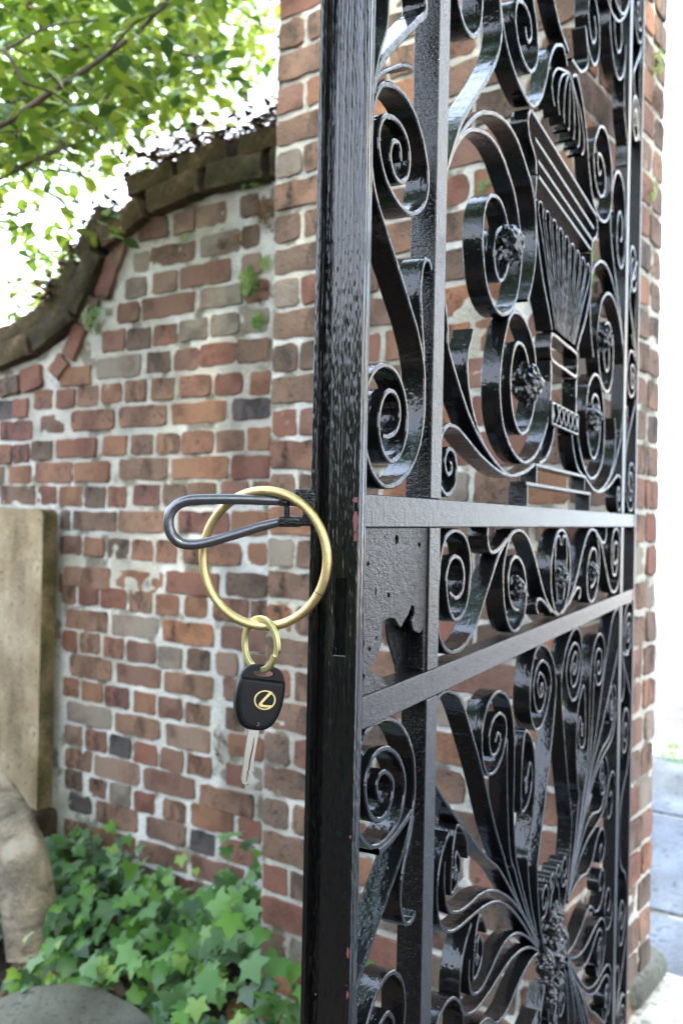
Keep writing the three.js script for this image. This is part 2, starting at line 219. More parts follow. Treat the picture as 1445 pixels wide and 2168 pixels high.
// ---------------------------------------------------------------- gate pier
const PF = V(Math.sin(0.9338), 0, Math.cos(0.9338)), PN = V(-Math.cos(0.9338), 0, Math.sin(0.9338)), PSEEN = at(620, 1095, 1.94);
const PIER0 = PSEEN.clone().setY(0).addScaledVector(PF, -0.068), PW = 0.69, PD = 0.49;
const pier = thing('gate_pier', 'tall square brick gate pier with pale mortar behind the iron gate', 'pier', PIER0.toArray());
frame(pier, PF, PN);
{
  const r = rng(23), H = 2.5;
  const front = mortarSkin(0, PW, -0.05, () => H, 60, 240, 301, (u, v) => 0.45 + 0.4 * smooth(0.5, 0.56, fbm(u * 6 + 5, v * 6, 217, 0, 5) + 0.03));
  const side = mortarSkin(0, PD, -0.05, () => H, 44, 240, 305, () => 0.35); side.rotateY(Math.PI / 2); side.translate(PW, 0, 0);
  part('mortar', front, M.mortar, pier); part('mortar', side, M.mortar, pier);
  const core = new THREE.BoxGeometry(PW - 0.012, H, PD - 0.006); core.translate(PW / 2, H / 2, -PD / 2 - 0.005); part('core', boxUV(core), M.core, pier);
  const cap = boxUV(new RoundedBoxGeometry(PW + 0.16, 0.12, PD + 0.16, 2, 0.02)); cap.translate(PW / 2, H + 0.062, -PD / 2); part('cap', cap, M.coping[0], pier);
  const sideFace = new THREE.Group(); sideFace.name = 'side_face'; pier.add(sideFace); sideFace.position.set(PW, 0, 0); sideFace.rotation.y = Math.PI / 2;
  const tone = () => [0, 2, 2, 10, 5, 4, 4, 2, 9, 10, 1, 3, 7, 2][Math.floor(r() * 14)];
  for (let k = -14; k < 30; k++) {
    const y = EYE - 0.0797 + k * 0.0709; if (y < 0.02 || y > H - 0.03) continue;
    const header = k % 2 === 0;
    for (const [len, parent] of [[PW, pier], [PD, sideFace]]) {
      let x = 0.001; const stretch = (parent === pier) ? !header : header; let first = true;
      while (x < len - 0.03) {
        let w = stretch ? 0.197 + (r() - 0.5) * 0.012 : (first && parent === pier ? 0.072 : 0.094 + (r() - 0.5) * 0.012);
        if (x + w > len - 0.05) w = len - x - 0.001;
        brick(parent, x, x + w, y, 0.0595 + (r() - 0.5) * 0.005, r, tone()); x += w + 0.011 + (r() - 0.5) * 0.004; first = false;
      }
    }
  }
}
const onPier = (px, py, out = 0) => { const o = PIER0.clone().addScaledVector(PN, out), d = ray(px, py), e = V(0, EYE, 0), t = o.clone().sub(e).dot(PN) / d.dot(PN); return d.multiplyScalar(t).add(e); };
// ---------------------------------------------------------------- the iron gate: front edges of its bars (mm along the leaf, mm from eye height)
const GATE = {
  side_upper_scroll: [64,263,65,270,61,276,55,275,47,270,44,262,47,253,55,247,66,247,77,253,82,264,82,276,75,286,63,290,48,290,35,285,27,277,24,266,25,256,32,247,39,239,56,232,73,229,88,231,103,237,116,248,122,262,121,274,115,286,105,299,89,310,69,315,51,313,37,309,25,301,18,291,14,278,12,264,12,253,13,241,17,230,23,221,35,211,50,196,70,179,86,163,101,150,112,135,118,124,121,112,121,105,122,88,119,67,106,46,85,30,60,22,41,23,25,31,14,43,9,57,8,73,11,88,22,102,41,111,63,111,82,95,89,76,84,56,70,43,55,40,41,47,33,61,34,78,45,91,59,95,72,87,74,73,64,61,50,58,41,59],
  side_upper_leaf: [131,200,128,206,120,207,113,201,108,186,109,171,112,156,116,140,119,125],
  side_small_leaf: [19,303,26,310,38,318,56,329,71,338,83,341],
  side_low_scroll: [54,-204,47,-200,43,-194,42,-190,46,-183,55,-183,65,-186,73,-194,74,-200,72,-207,65,-215,55,-218,46,-216,36,-211,28,-203,24,-193,23,-184,26,-176,32,-170,42,-166,54,-166,68,-169,80,-176,90,-186,96,-197,97,-206,94,-218,86,-228,71,-234,52,-236,37,-233,23,-224,11,-212,5,-198,3,-180,5,-167,11,-156,26,-146,46,-144,66,-146,84,-153,103,-169,114,-185,117,-202,117,-218,116,-219,113,-233,104,-247,91,-258,78,-269,66,-278,54,-288,41,-298,30,-309,18,-318,10,-329,7,-339],
  side_low_tip: [112,-228,97,-233,80,-237,64,-240,49,-239],
  side_low_leaf: [123,-310,120,-315,110,-316,101,-311,94,-301,91,-292,92,-279,96,-265,104,-255,112,-243,115,-232],
  arch_outer: [156,244,155,263,156,279,161,291,173,311,191,330,214,351,243,372,275,388,310,398,341,401,368,399,390,392,410,382,431,374,445,361,454,340,457,317,455,296,447,274,437,256,425,242],
  arch_inner: [157,249,157,266,158,285,169,302,186,323,209,342,235,356,265,364,294,366,319,362,338,353,359,343,369,336,381,321,393,302,398,285,395,265,386,246,377,229,361,215,335,206,311,205,286,213,271,228,264,248,260,267,262,284,271,301,289,314,309,318,328,313,342,302,350,288,350,272,345,256,333,241,318,236,304,242,297,254,297,270,307,283,323,291],
  top_s: [303,507,307,496,311,480,306,465,295,444,273,419,242,390,213,362,192,341,182,323,169,305,161,288],
  u_scroll: [303,507,310,493,320,481,337,468,364,460,393,454,422,455,445,463,468,480,490,512,498,537,521,566,545,583,571,590,589,588],
  scroll2: [540,190,539,166,535,140,523,113,498,90,467,71,428,62,392,67,357,80,336,98,325,122,326,154,335,177,345,193,355,209,371,218,389,222,411,220,433,212,449,199,455,198,466,180,469,156,462,131,448,109,426,95,404,93,381,103,367,123,362,145,367,170,380,186,397,192,415,189,429,180,436,165],
  low_arc_a: [155,210,159,193,167,173,175,155,168,149,183,137,206,114,232,94,261,77,296,64,320,56,346,50,369,47],
  low_arc_b: [239,173,233,159,226,154,224,137,227,122,236,107,249,92,268,76,293,64,320,57],
  low_arc_c: [160,65,164,75,182,82,201,81,225,74,257,63,291,56,327,49,366,46,404,49,440,56,469,65],
  low_curl: [162,27,177,19,190,22,201,33,203,47,195,59,183,62,173,57,169,48,175,39,184,37,190,43,187,51,183,48],
  mid_s: [188,-62,197,-66,209,-70,221,-67,229,-55,225,-40,212,-32,198,-31,184,-37,179,-48,181,-64,189,-79,202,-88,215,-89,231,-83,242,-69,246,-48,242,-28,231,-15,210,-8,187,-10,172,-17,164,-31,161,-51,160,-75,162,-94,173,-106,191,-114,210,-117,234,-114,257,-104,273,-91,289,-75,305,-61,322,-44,338,-31,357,-22,383,-11,415,-8,441,-15,466,-32,492,-55,513,-77,534,-94,560,-108,597,-118],
  mid_scroll: [383,-11,361,-26,351,-43,349,-65,355,-87,369,-107,391,-118,413,-119,433,-109,444,-90,442,-67,429,-48,406,-37,385,-38,372,-47,366,-62,373,-81,389,-94,412,-96],
  mid_leaf: [296,-7,293,-19,300,-29,314,-33,335,-29,360,-19],
  mid_curl: [496,-107,484,-100,487,-92,503,-88,530,-97,563,-111],
  lw1: [154,-212,166,-223,182,-236,211,-258,252,-288,297,-320,341,-349,309,-322,353,-353,395,-387,433,-421,490,-469,526,-502],
  lw2: [156,-160,161,-152,171,-146,186,-146,205,-150,221,-157,236,-171,253,-192,274,-217,299,-249,319,-280,341,-313,365,-340,387,-365,366,-342,394,-376,417,-403,457,-442,499,-479,526,-505],
  lw3: [334,-222,337,-213,351,-215,354,-228,336,-237,320,-233,310,-217,315,-202,331,-195,356,-195,373,-206,375,-227,359,-244,336,-254,311,-251,295,-236,287,-215,290,-195,303,-181,323,-172,348,-172,372,-180,390,-196,402,-219,406,-247,406,-285,404,-313,412,-344,426,-379,416,-359,439,-395,465,-431,498,-470,531,-506],
  lw3b: [375,-227,378,-278,385,-317,393,-347,404,-371,408,-365,432,-401,464,-439,503,-478],
  lw4: [453,-297,450,-286,461,-288,466,-301,455,-308,439,-302,431,-286,436,-271,453,-265,476,-273,487,-292,480,-310,462,-325,437,-323,419,-308,412,-287,413,-264,417,-246,427,-234,448,-234,472,-241,489,-259,496,-284,497,-319,486,-357,476,-384,468,-375,474,-408,488,-444,521,-490],
  lw5: [517,-209,511,-194,527,-190,531,-202,521,-211,504,-204,496,-188,506,-174,532,-185,542,-198,541,-215,521,-229,497,-223,483,-201,479,-191,489,-172,511,-164,537,-167,560,-179,573,-202,562,-212,549,-231,524,-246,498,-246,474,-228,465,-208,466,-195,470,-175,479,-156,499,-145,525,-145,554,-156,582,-174,596,-199,595,-213,592,-233,580,-264,564,-304,549,-344,527,-380,519,-410,514,-401,517,-433,528,-469,539,-497],
  lw7: [211,-315,209,-302,219,-303,224,-314,218,-322,207,-316,202,-303,206,-293,220,-293,233,-304,231,-318,222,-329,208,-329,195,-319,190,-303,190,-285,198,-272,202,-274,220,-270,239,-279,250,-293,252,-310],
  lw7a: [202,-273,193,-274,181,-285,173,-302,171,-319,176,-338,189,-352,208,-362,232,-367,262,-370,301,-374,343,-384,376,-397,411,-418,458,-452,491,-480,526,-507],
  lw7b: [190,-293,189,-315,193,-330,206,-344,231,-353,262,-358,289,-358,318,-364,355,-378,389,-395,425,-418,457,-442,490,-471],
  lw8: [284,-422,280,-412,286,-410,293,-419,287,-426,276,-420,269,-407,274,-395,292,-396,306,-409,304,-426,291,-435,275,-434,264,-423,260,-407,265,-392,276,-380,291,-378,307,-387,315,-403],
  lw8a: [268,-377,253,-386,243,-398,237,-413,235,-428,241,-444,257,-458,284,-468,318,-470,361,-470,401,-469,444,-476,492,-491,531,-513],
  lw8b: [264,-408,260,-423,266,-439,283,-452,306,-456,329,-451,353,-445,379,-441,413,-445,450,-459,491,-482,522,-505],
};
const GA = 0.4613291391, GX = V(Math.sin(GA), 0, -Math.cos(GA)), GN = V(Math.cos(GA), 0, Math.sin(GA));
const GATE0 = at(759, 1085, 0.6).setY(0), MID = 0.61, LEAF = 1.22;
const gate = thing('iron_gate', 'open black wrought iron gate of scrolled flat bars with a rusted lock box', 'gate', GATE0.toArray());
frame(gate, GX, GN);
function ribbon(pts, depth = 0.02, thick = 0.0042, z0 = -0.0015, step = 0.0035) {     // a flat bar bent edgewise to the view: pts are [x, y] in metres
  const curve = new THREE.CatmullRomCurve3(pts.map(([x, y]) => V(x, y, 0)), false, 'centripetal'), len = curve.getLength(), n = Math.max(6, Math.min(260, Math.round(len / step)));
  const P = curve.getSpacedPoints(n), h = thick / 2, c = Math.min(0.0009, thick * 0.25), zb = z0 - depth;
  const sec = [[-h, z0 - c], [-h + c, z0], [h - c, z0], [h, z0 - c], [h, zb + c], [h - c, zb], [-h + c, zb], [-h, zb + c]];
  const pos = [], nor = [], uv = [], idx = []; let run = 0;
  const wob = (i, k) => 0.0003 * (noise(i * 0.7 + pts[0][0] * 900, k * 3, 401) - 0.5);
  const face = sec.map((a, k) => { const b = sec[(k + 1) % 8], dx = b[0] - a[0], dz = b[1] - a[1], l = Math.hypot(dx, dz); return [-dz / l, dx / l]; }); // [normal component, z component]
  const per = [0]; for (let k = 0; k < 8; k++) { const a = sec[k], b = sec[(k + 1) % 8]; per.push(per[k] + Math.hypot(b[0] - a[0], b[1] - a[1])); }
  for (let k = 0; k < 8; k++) {
    const base = pos.length / 3; run = 0;
    for (let i = 0; i <= n; i++) {
      const p = P[i], a = P[Math.max(0, i - 1)], b = P[Math.min(n, i + 1)], tx = b.x - a.x, ty = b.y - a.y, tl = Math.hypot(tx, ty) || 1, nx = -ty / tl, ny = tx / tl;
      if (i) run += P[i].distanceTo(P[i - 1]);
      for (const [q, kk] of [[sec[k], k], [sec[(k + 1) % 8], (k + 1) % 8]]) { const o = q[0] + wob(i, kk); pos.push(p.x + nx * o, p.y + ny * o, q[1] + wob(i + 50, kk)); nor.push(-nx * face[k][0] * -1, -ny * face[k][0] * -1, face[k][1]); }
      uv.push(run, per[k], run, per[k + 1]);
      if (i) { const e = base + 2 * i; idx.push(e - 2, e + 1, e - 1, e - 2, e, e + 1); }
    }
  }
  for (const [i, fl] of [[0, -1], [n, 1]]) { const p = P[i], a = P[Math.max(0, i - 1)], b = P[Math.min(n, i + 1)], tx = b.x - a.x, ty = b.y - a.y, tl = Math.hypot(tx, ty), base = pos.length / 3; for (const q of sec) { pos.push(p.x - ty / tl * q[0], p.y + tx / tl * q[0], q[1]); nor.push(fl * tx / tl, fl * ty / tl, 0); uv.push(q[0], q[1]); } for (let k = 1; k < 7; k++) idx.push(base, base + k, base + k + 1); }
  const g = new THREE.BufferGeometry(); g.setAttribute('position', new THREE.Float32BufferAttribute(pos, 3)); g.setAttribute('normal', new THREE.Float32BufferAttribute(nor, 3)); g.setAttribute('uv', new THREE.Float32BufferAttribute(uv, 2)); g.setIndex(idx); g.translate(0, EYE, 0); return g;
}
const pairs = (a) => { const o = []; for (let i = 0; i < a.length; i += 2) o.push([a[i] / 1000, a[i + 1] / 1000]); return o; };
const clean = (p) => p.filter(([x, y], i) => !i || Math.hypot(x - p[i - 1][0], y - p[i - 1][1]) > 0.003);
function relax(p, k = 1) { for (; k > 0; k--) p = p.map((q, i) => i === 0 || i === p.length - 1 ? q : [0.2 * p[i - 1][0] + 0.6 * q[0] + 0.2 * p[i + 1][0], 0.2 * p[i - 1][1] + 0.6 * q[1] + 0.2 * p[i + 1][1]]); return p; }
function spiral(cx, cy, r0, r1, a0, turns, n = 14, sx = 1) { const o = [], N = Math.round(n * Math.abs(turns)); for (let i = 0; i <= N; i++) { const t = i / N, a = a0 + turns * 2 * Math.PI * t, r = mix(r0, r1, t); o.push([cx + sx * r * Math.cos(a), cy + r * Math.sin(a)]); } return o; }
const mirror = (p) => p.map(([x, y]) => [2 * MID - x, y]), flip = (p, y0) => p.map(([x, y]) => [x, 2 * y0 - y]);
function scroll(pts, { name = 'scroll', depth = 0.02, thick = 0.0042, z0 = -0.0015, both = true, at: yy } = {}) {
  const list = [pts]; if (yy !== undefined) list.push(flip(pts, yy));
  for (const p of list) for (const q of both ? [p, mirror(p)] : [p]) part(name, ribbon(clean(q), depth, thick, z0), M.bar, gate);
}
function rosette(x, y, size, seed, both = true, z = 0.002) {  // a cast flower boss in the eye of a scroll
  for (const [cx, m] of both ? [[x, 1], [2 * MID - x, -1]] : [[x, 1]]) {
    const g = new THREE.IcosahedronGeometry(1, 5), p = g.attributes.position, uv = [];
    for (let i = 0; i < p.count; i++) { const v = V(p.getX(i), p.getY(i), p.getZ(i)), a = Math.atan2(v.y, v.x), pet = 0.82 + 0.13 * Math.cos(a * 7 + seed) * (1 - Math.abs(v.z)) + 0.5 * (fbm(v.x * 5 + seed * 7, v.y * 5 + v.z * 3, 411, 0, 3) - 0.5); p.setXYZ(i, v.x * pet * size * m, v.y * pet * size, v.z * pet * size * 0.8); uv.push(v.x * size, v.y * size); }
    g.computeVertexNormals(); g.setAttribute('uv', new THREE.Float32BufferAttribute(uv, 2)); g.translate(cx, y + EYE, z - 0.006); part('rosette', g, M.bar, gate);
  }
}
{
  const Y = (y) => y + EYE, TOP = 1.2, BOT = -0.955;
  // --- frame: two end stiles, two inner uprights, rails
  const faceOf = (z0, z1, y0, y1) => { const s = new THREE.Shape(); s.moveTo(z0, y0); s.lineTo(z1, y0); s.lineTo(z1, y1); s.lineTo(z0, y1); s.closePath(); return s; };
  const endFace = faceOf(0, 0.0235, Y(BOT - 0.09), Y(TOP)); endFace.holes.push(faceOf(0.0082, 0.0168, Y(-0.093), Y(-0.041)));   // with the keeper slot of the lock
  const ef = new THREE.ExtrudeGeometry(endFace, { depth: 0.0024, bevelEnabled: true, bevelThickness: 0.0006, bevelSize: 0.0006, bevelOffset: -0.0006, bevelSegments: 2 });
  ef.rotateY(Math.PI / 2); ef.translate(0.0006, 0, 0); boxUV(ef);
  const stile = part('stile', merge([ef, box(0.0036, 0.012, Y(BOT - 0.09), Y(TOP), -0.0235, 0, 0.0008)]), M.stile, gate);
  const web = part('stop_web', box(0.0085, 0.0118, Y(BOT - 0.09), Y(TOP), -0.0335, -0.0238, 0.0006), M.stile, gate);
  part('stop_strip', box(0.0005, 0.0125, Y(BOT - 0.09), Y(TOP), -0.0372, -0.0338, 0.0009), M.stile, gate);
  part('stile', box(LEAF - 0.012, LEAF, Y(BOT - 0.09), Y(TOP), -0.0235, 0, 0.001), M.paint, gate);
  for (const x of [0.135, 2 * MID - 0.16]) for (const [a, b] of [[0.0168, TOP - 0.018], [-0.1222, -0.0066], [BOT, -0.145]]) part('upright', box(x, x + 0.025, Y(a), Y(b), -0.0225, -0.0004, 0.0012), M.paint, gate);
  for (const [a, b] of [[-0.0065, 0.0167], [-0.1449, -0.1223], [TOP - 0.018, TOP], [BOT - 0.03, BOT]]) part('rail', box(0.0122, LEAF - 0.0122, Y(a), Y(b), -0.0215, -0.0006, 0.0012), M.paint, gate);
  // --- chipped paint on the end stile showing red primer
  for (const [z, y, w, h] of [[-0.0026, 0.012, 0.0032, 0.0038], [-0.0022, -0.003, 0.0026, 0.013], [-0.0018, -0.013, 0.0022, 0.006], [-0.0013, -0.213, 0.0012, 0.0025], [-0.0014, -0.29, 0.0016, 0.006], [-0.0012, -0.318, 0.0012, 0.005]]) {
    const s = new THREE.Shape(), r = rng(Math.round(9000 + y * 4000)); for (let k = 0; k < 11; k++) { const a = k / 11 * 2 * Math.PI, q = 0.65 + 0.5 * r(); s[k ? 'lineTo' : 'moveTo'](w * 0.7 * q * Math.cos(a), h * 0.6 * q * Math.sin(a)); } s.closePath();
    const g = new THREE.ExtrudeGeometry(s, { depth: 0.0004, bevelEnabled: false }); g.rotateY(-Math.PI / 2); g.translate(-0.0001, Y(y), z); part('paint_chip', g, M.primer, gate);
  }
  // --- lock box: a pierced and rusted-through face plate, remains of its back plate
  const J = (x, y) => { const d = ray(640 + x / 4.516, 1020 + y / 4.516), e = V(0, EYE, 0), o = GATE0.clone().setY(EYE), t = o.clone().sub(e).dot(GN) / d.dot(GN), q = d.multiplyScalar(t).add(e).sub(o); return [q.dot(GX), q.y + EYE]; };
  const X0 = 0.0122, X1 = 0.1346, Y0 = Y(-0.1221), Y1 = Y(-0.0068), face = new THREE.Shape();
  const hole = [[1175, 1400], [1155, 1440], [1130, 1450], [1085, 1420], [1065, 1330], [1095, 1270], [1090, 1190], [1065, 1180], [1040, 1260], [1000, 1330], [970, 1390], [940, 1370], [910, 1310], [860, 1300], [800, 1330], [775, 1370], [775, 1440], [790, 1520], [765, 1600], [735, 1680], [690, 1760], [660, 1800], [700, 1830], [745, 1850], [790, 1880], [825, 1935]].map(([x, y]) => J(x, y));
  face.moveTo(X0, Y0); { const c = new THREE.Vector2(hole.at(-1)[0], Y0); face.lineTo(c.x, c.y); } for (const [x, y] of hole.slice().reverse()) face.lineTo(Math.min(x, X1 - 0.004), Math.max(y, Y0 + 0.001)); face.lineTo(X1 - 0.004, Y0 + 0.004); face.lineTo(X1 - 0.0035, Y0); face.lineTo(X1, Y0); face.lineTo(X1, Y1); face.lineTo(X0, Y1); face.closePath();
  for (const [x, y, w, h] of [[925, 548, 17, 42], [1140, 605, 12, 22], [652, 790, 13, 25], [727, 1050, 8, 34], [850, 1085, 13, 25], [605, 1540, 17, 38], [667, 1600, 12, 25], [732, 1495, 8, 15], [606, 1872, 14, 34], [810, 528, 6, 10], [1095, 1000, 5, 12]]) { const p = new THREE.Path(), N = 9, rr = rng(x); for (let k = 0; k < N; k++) { const a = -k / N * 2 * Math.PI, q = 0.75 + 0.5 * rr(), c = J(x + w * q * Math.cos(a), y + h * q * Math.sin(a)); p[k ? 'lineTo' : 'moveTo'](...c); } p.closePath(); face.holes.push(p); }
  const fg = new THREE.ExtrudeGeometry(face, { depth: 0.0018, bevelEnabled: true, bevelThickness: 0.0003, bevelSize: 0.0003, bevelOffset: -0.0003, bevelSegments: 1 }); fg.translate(0, 0, -0.0042); const plate = part('lock_plate', boxUV(fg), M.plate, gate); tag(plate, 'rusted lock plate with a ragged hole');
  const back = new THREE.Shape(), bp = [[870, 1290], [865, 1450], [880, 1580], [900, 1650], [925, 1730], [955, 1830]].map(([x, y]) => J(x, y)); back.moveTo(X1, Y1); back.lineTo(X0, Y1); back.lineTo(X0, Y0 + 0.06); back.lineTo(bp[0][0] - 0.02, bp[0][1]); for (const [x, y] of bp) back.lineTo(x + 0.034, y); back.lineTo(bp.at(-1)[0] + 0.036, Y0); back.lineTo(X1, Y0); back.closePath();
  const bg = new THREE.ExtrudeGeometry(back, { depth: 0.002, bevelEnabled: false }); bg.translate(0, 0, -0.0215); part('lock_back', boxUV(bg), M.plate, gate);
  // --- side panels
  const P = (k) => relax(pairs(GATE[k]));
  scroll(P('side_upper_scroll'), { at: 0.6 }); scroll(P('side_upper_leaf'), { at: 0.6, name: 'leaf_bar' }); scroll(P('side_small_leaf'), { name: 'leaf_bar', thick: 0.003 });
  scroll([...spiral(0.072, 0.468, 0.012, 0.05, 1.2, -1.75), [0.109, 0.40], [0.092, 0.38], [0.07, 0.36], [0.046, 0.338], [0.029, 0.321], [0.019, 0.305], [0.0145, 0.292]], { thick: 0.006, at: 0.6 });
  scroll([[0.022, 0.44], [0.034, 0.40], [0.037, 0.372], [0.035, 0.349], [0.03, 0.337], [0.024, 0.325], [0.019, 0.312], [0.0145, 0.298]], { name: 'leaf_bar', at: 0.6 });
  const low = P('side_low_scroll'); scroll(low, { at: -0.55 }); scroll(P('side_low_tip'), { name: 'leaf_bar', thick: 0.005, at: -0.55 }); scroll(P('side_low_leaf'), { name: 'leaf_bar', at: -0.55 });
  scroll([[0.0155, -0.345], [0.017, -0.39], [0.024, -0.374], [0.036, -0.354], [0.05, -0.342], [0.068, -0.337], [0.086, -0.342], [0.1, -0.357], [0.105, -0.38], [0.098, -0.402], [0.08, -0.414], [0.06, -0.411], [0.046, -0.395], [0.047, -0.378], [0.058, -0.367], [0.073, -0.366], [0.083, -0.378], [0.08, -0.392], [0.068, -0.394]].slice(1), { at: -0.55 });
  scroll([[0.0155, -0.33], [0.018, -0.42], [0.04, -0.455], [0.075, -0.475], [0.105, -0.505], [0.118, -0.55]], { name: 'leaf_bar', at: -0.55 });
  // --- middle band
  scroll(P('mid_s')); scroll(P('mid_scroll')); scroll(P('mid_leaf'), { name: 'leaf_bar' }); scroll(P('mid_curl'), { name: 'leaf_bar' });
  scroll(spiral(MID, -0.064, 0.054, 0.054, -Math.PI / 2 + 0.05, 0.985, 22), { both: false }); scroll([[0.607, -0.03], [0.598, -0.018], [0.583, -0.022], [0.577, -0.045], [0.583, -0.075], [0.594, -0.1]], { thick: 0.0035 });
  rosette(0.404, -0.072, 0.016, 1); rosette(MID, -0.07, 0.017, 2, false);
  // --- upper centre: lyre scrolls round a fluted urn on a stepped foot
  for (const k of ['arch_outer', 'arch_inner', 'scroll2', 'low_arc_a', 'low_arc_b', 'low_arc_c', 'low_curl']) scroll(P(k), { at: ['arch_outer', 'arch_inner'].includes(k) ? 0.6 : undefined });
  scroll([...P('top_s').reverse(), [0.296, 0.53], [0.275, 0.56], [0.24, 0.58], [0.2, 0.575], [0.172, 0.545], [0.166, 0.5], [0.175, 0.455], [0.193, 0.434], [0.213, 0.431], [0.236, 0.442], [0.247, 0.47], [0.24, 0.505], [0.218, 0.52], [0.2, 0.508], [0.197, 0.485], [0.212, 0.472]], { thick: 0.005 });
  scroll([[0.3, 0.515], [0.305, 0.56], [0.333, 0.592], [0.37, 0.6], [0.405, 0.588], [0.427, 0.568], [0.441, 0.552], [0.449, 0.532], [0.443, 0.509], [0.426, 0.494], [0.4, 0.489], [0.38, 0.493], [0.365, 0.502], [0.357, 0.518], [0.361, 0.534], [0.377, 0.546], [0.4, 0.549], [0.416, 0.543], [0.42, 0.53], [0.412, 0.52], [0.4, 0.519], [0.394, 0.527]]);
  scroll(P('u_scroll').slice(0, -2).concat([[0.571, 0.59], [0.594, 0.578]]), { at: undefined });
  scroll([...spiral(0.28, 0.8, 0.02, 0.085, 0.5, -1.6), [0.2, 0.7], [0.165, 0.66], [0.162, 0.62]], { thick: 0.0042 }); scroll([...spiral(0.47, 0.71, 0.014, 0.06, 2, 1.6), [0.5, 0.64], [0.54, 0.61], [0.6, 0.598]]);
  for (let i = 0; i < 7; i++) { const t = (i - 3) / 3, x0 = MID + 0.012 * t, x1 = MID + 0.088 * t; scroll([[x0, 0.576 - 0.004 * Math.abs(t)], [mix(x0, x1, 0.62) + 0.012 * t, 0.548], [x1 + 0.006 * t, 0.522], [x1, 0.5055], [x1 - 0.009 * (t || 0.5), 0.5]], { both: false, name: 'fan_rib', thick: 0.0032 }); }
  for (const [x0, x1, y] of [[0.423, 0.797, 0.448], [0.442, 0.778, 0.424], [0.455, 0.765, 0.404], [0.46, 0.76, 0.388]]) part('crossbar', box(x0, x1, Y(y), Y(y + 0.0045), -0.02, -0.001, 0.001), M.paint, gate);
  scroll([[0.423, 0.45], [0.412, 0.436], [0.42, 0.42], [0.436, 0.412], [0.448, 0.404], [0.452, 0.39]], { name: 'urn_lip', thick: 0.0042 });
  for (let i = 0; i < 9; i++) { const t = (i - 4) / 4, xt = MID + 0.136 * t, xb = MID + 0.05 * t, w = 0.0125; scroll([[xt - w, 0.352], [xt - w * 0.8, 0.361], [xt, 0.366], [xt + w * 0.8, 0.361], [xt + w * 0.9, 0.35], [mix(xt, xb, 0.45) + w * 0.5, 0.3], [xb + w * 0.25, 0.236]], { both: false, name: 'flute', thick: 0.0024 }); scroll([[xt - w, 0.352], [mix(xt, xb, 0.45) - w * 0.5, 0.3], [xb - w * 0.25, 0.236]], { both: false, name: 'flute', thick: 0.0024 }); }
  scroll([[0.452, 0.388], [0.449, 0.355], [0.462, 0.32], [0.49, 0.28], [0.522, 0.25], [0.538, 0.232]], { name: 'urn_side', thick: 0.004 });
  scroll([[MID, 0.228], [0.55, 0.228], [0.538, 0.226], [0.5335, 0.217], [0.5335, 0.206], [0.538, 0.198], [0.55, 0.196], [MID, 0.196]], { name: 'urn_collar', thick: 0.0045 });
  const band = box(0.534, 2 * MID - 0.534, Y(0.117), Y(0.146), -0.019, 0.0015, 0.002); part('urn_band', band, M.bar, gate);
  for (let i = 0; i < 5; i++) { const x = 0.5585 + i * 0.0258; for (const [a, b] of [[-0.0115, 0.0115], [0.0115, -0.0115]]) { const g = box(-0.0155, 0.0155, -0.0014, 0.0014, -0.001, 0.0022, 0.0008); g.rotateZ(Math.atan2(b - a, 0.023)); g.translate(x, Y(0.1315), 0.002); part('band_cross', g, M.bar, gate); } }
  scroll([[0.536, 0.194], [0.538, 0.17], [0.537, 0.147]], { name: 'urn_neck', depth: 0.02, thick: 0.004 }); scroll([[0.56, 0.116], [0.548, 0.095], [0.52, 0.075], [0.49, 0.067]], { name: 'urn_foot', thick: 0.004 });
  part('crossbar', box(0.471, 2 * MID - 0.471, Y(0.0625), Y(0.067), -0.02, -0.001, 0.001), M.paint, gate); part('crossbar', box(0.43, 2 * MID - 0.43, Y(0.0395), Y(0.044), -0.02, -0.001, 0.001), M.paint, gate);
  for (const x of [0.473, 2 * MID - 0.477]) part('foot_post', box(x, x + 0.004, Y(0.0443), Y(0.0623), -0.02, -0.001, 0.0008), M.paint, gate);
  for (const x of [0.434, 2 * MID - 0.438]) part('foot_post', box(x, x + 0.004, Y(0.017), Y(0.0393), -0.022, -0.001, 0.0008), M.paint, gate);
  rosette(0.352, 0.283, 0.024, 3); rosette(0.432, 0.153, 0.026, 4); rosette(0.36, 0.92, 0.024, 5);
  // --- lower panel: a palmette opening both ways from a central boss
  const thin = { thick: 0.0036, at: -0.55 }, stem = (k, cut = 0.0) => { const p = P(k), o = []; for (const q of p) { const l = o.at(-1); if (l && l[1] < -0.3 && q[1] > l[1] + 0.004 && q[0] < l[0] + 0.001) continue; o.push(q); } return o; };
  for (const k of ['lw1', 'lw2', 'lw3', 'lw3b', 'lw4', 'lw5', 'lw7', 'lw7a', 'lw7b', 'lw8', 'lw8a', 'lw8b']) scroll(stem(k), thin);
  scroll([[0.53, -0.515], [0.49, -0.509], [0.44, -0.512], [0.4, -0.52], [0.36, -0.515], [0.33, -0.496], [0.3, -0.488], [0.27, -0.495], [0.255, -0.515], [0.262, -0.536], [0.283, -0.543], [0.3, -0.532], [0.297, -0.516], [0.283, -0.515]], thin);
  scroll([[0.17, -0.45], [0.178, -0.428], [0.2, -0.42], [0.228, -0.428], [0.246, -0.448], [0.245, -0.475], [0.225, -0.49], [0.202, -0.484], [0.196, -0.466], [0.206, -0.452], [0.222, -0.456]], thin);
  scroll([...spiral(0.556, -0.462, 0.006, 0.022, 0.4, -1.4), [0.545, -0.5], [0.565, -0.53]], thin); scroll([...spiral(0.592, -0.455, 0.004, 0.014, 0.4, -1.3), [0.585, -0.49], [0.595, -0.52]], thin);
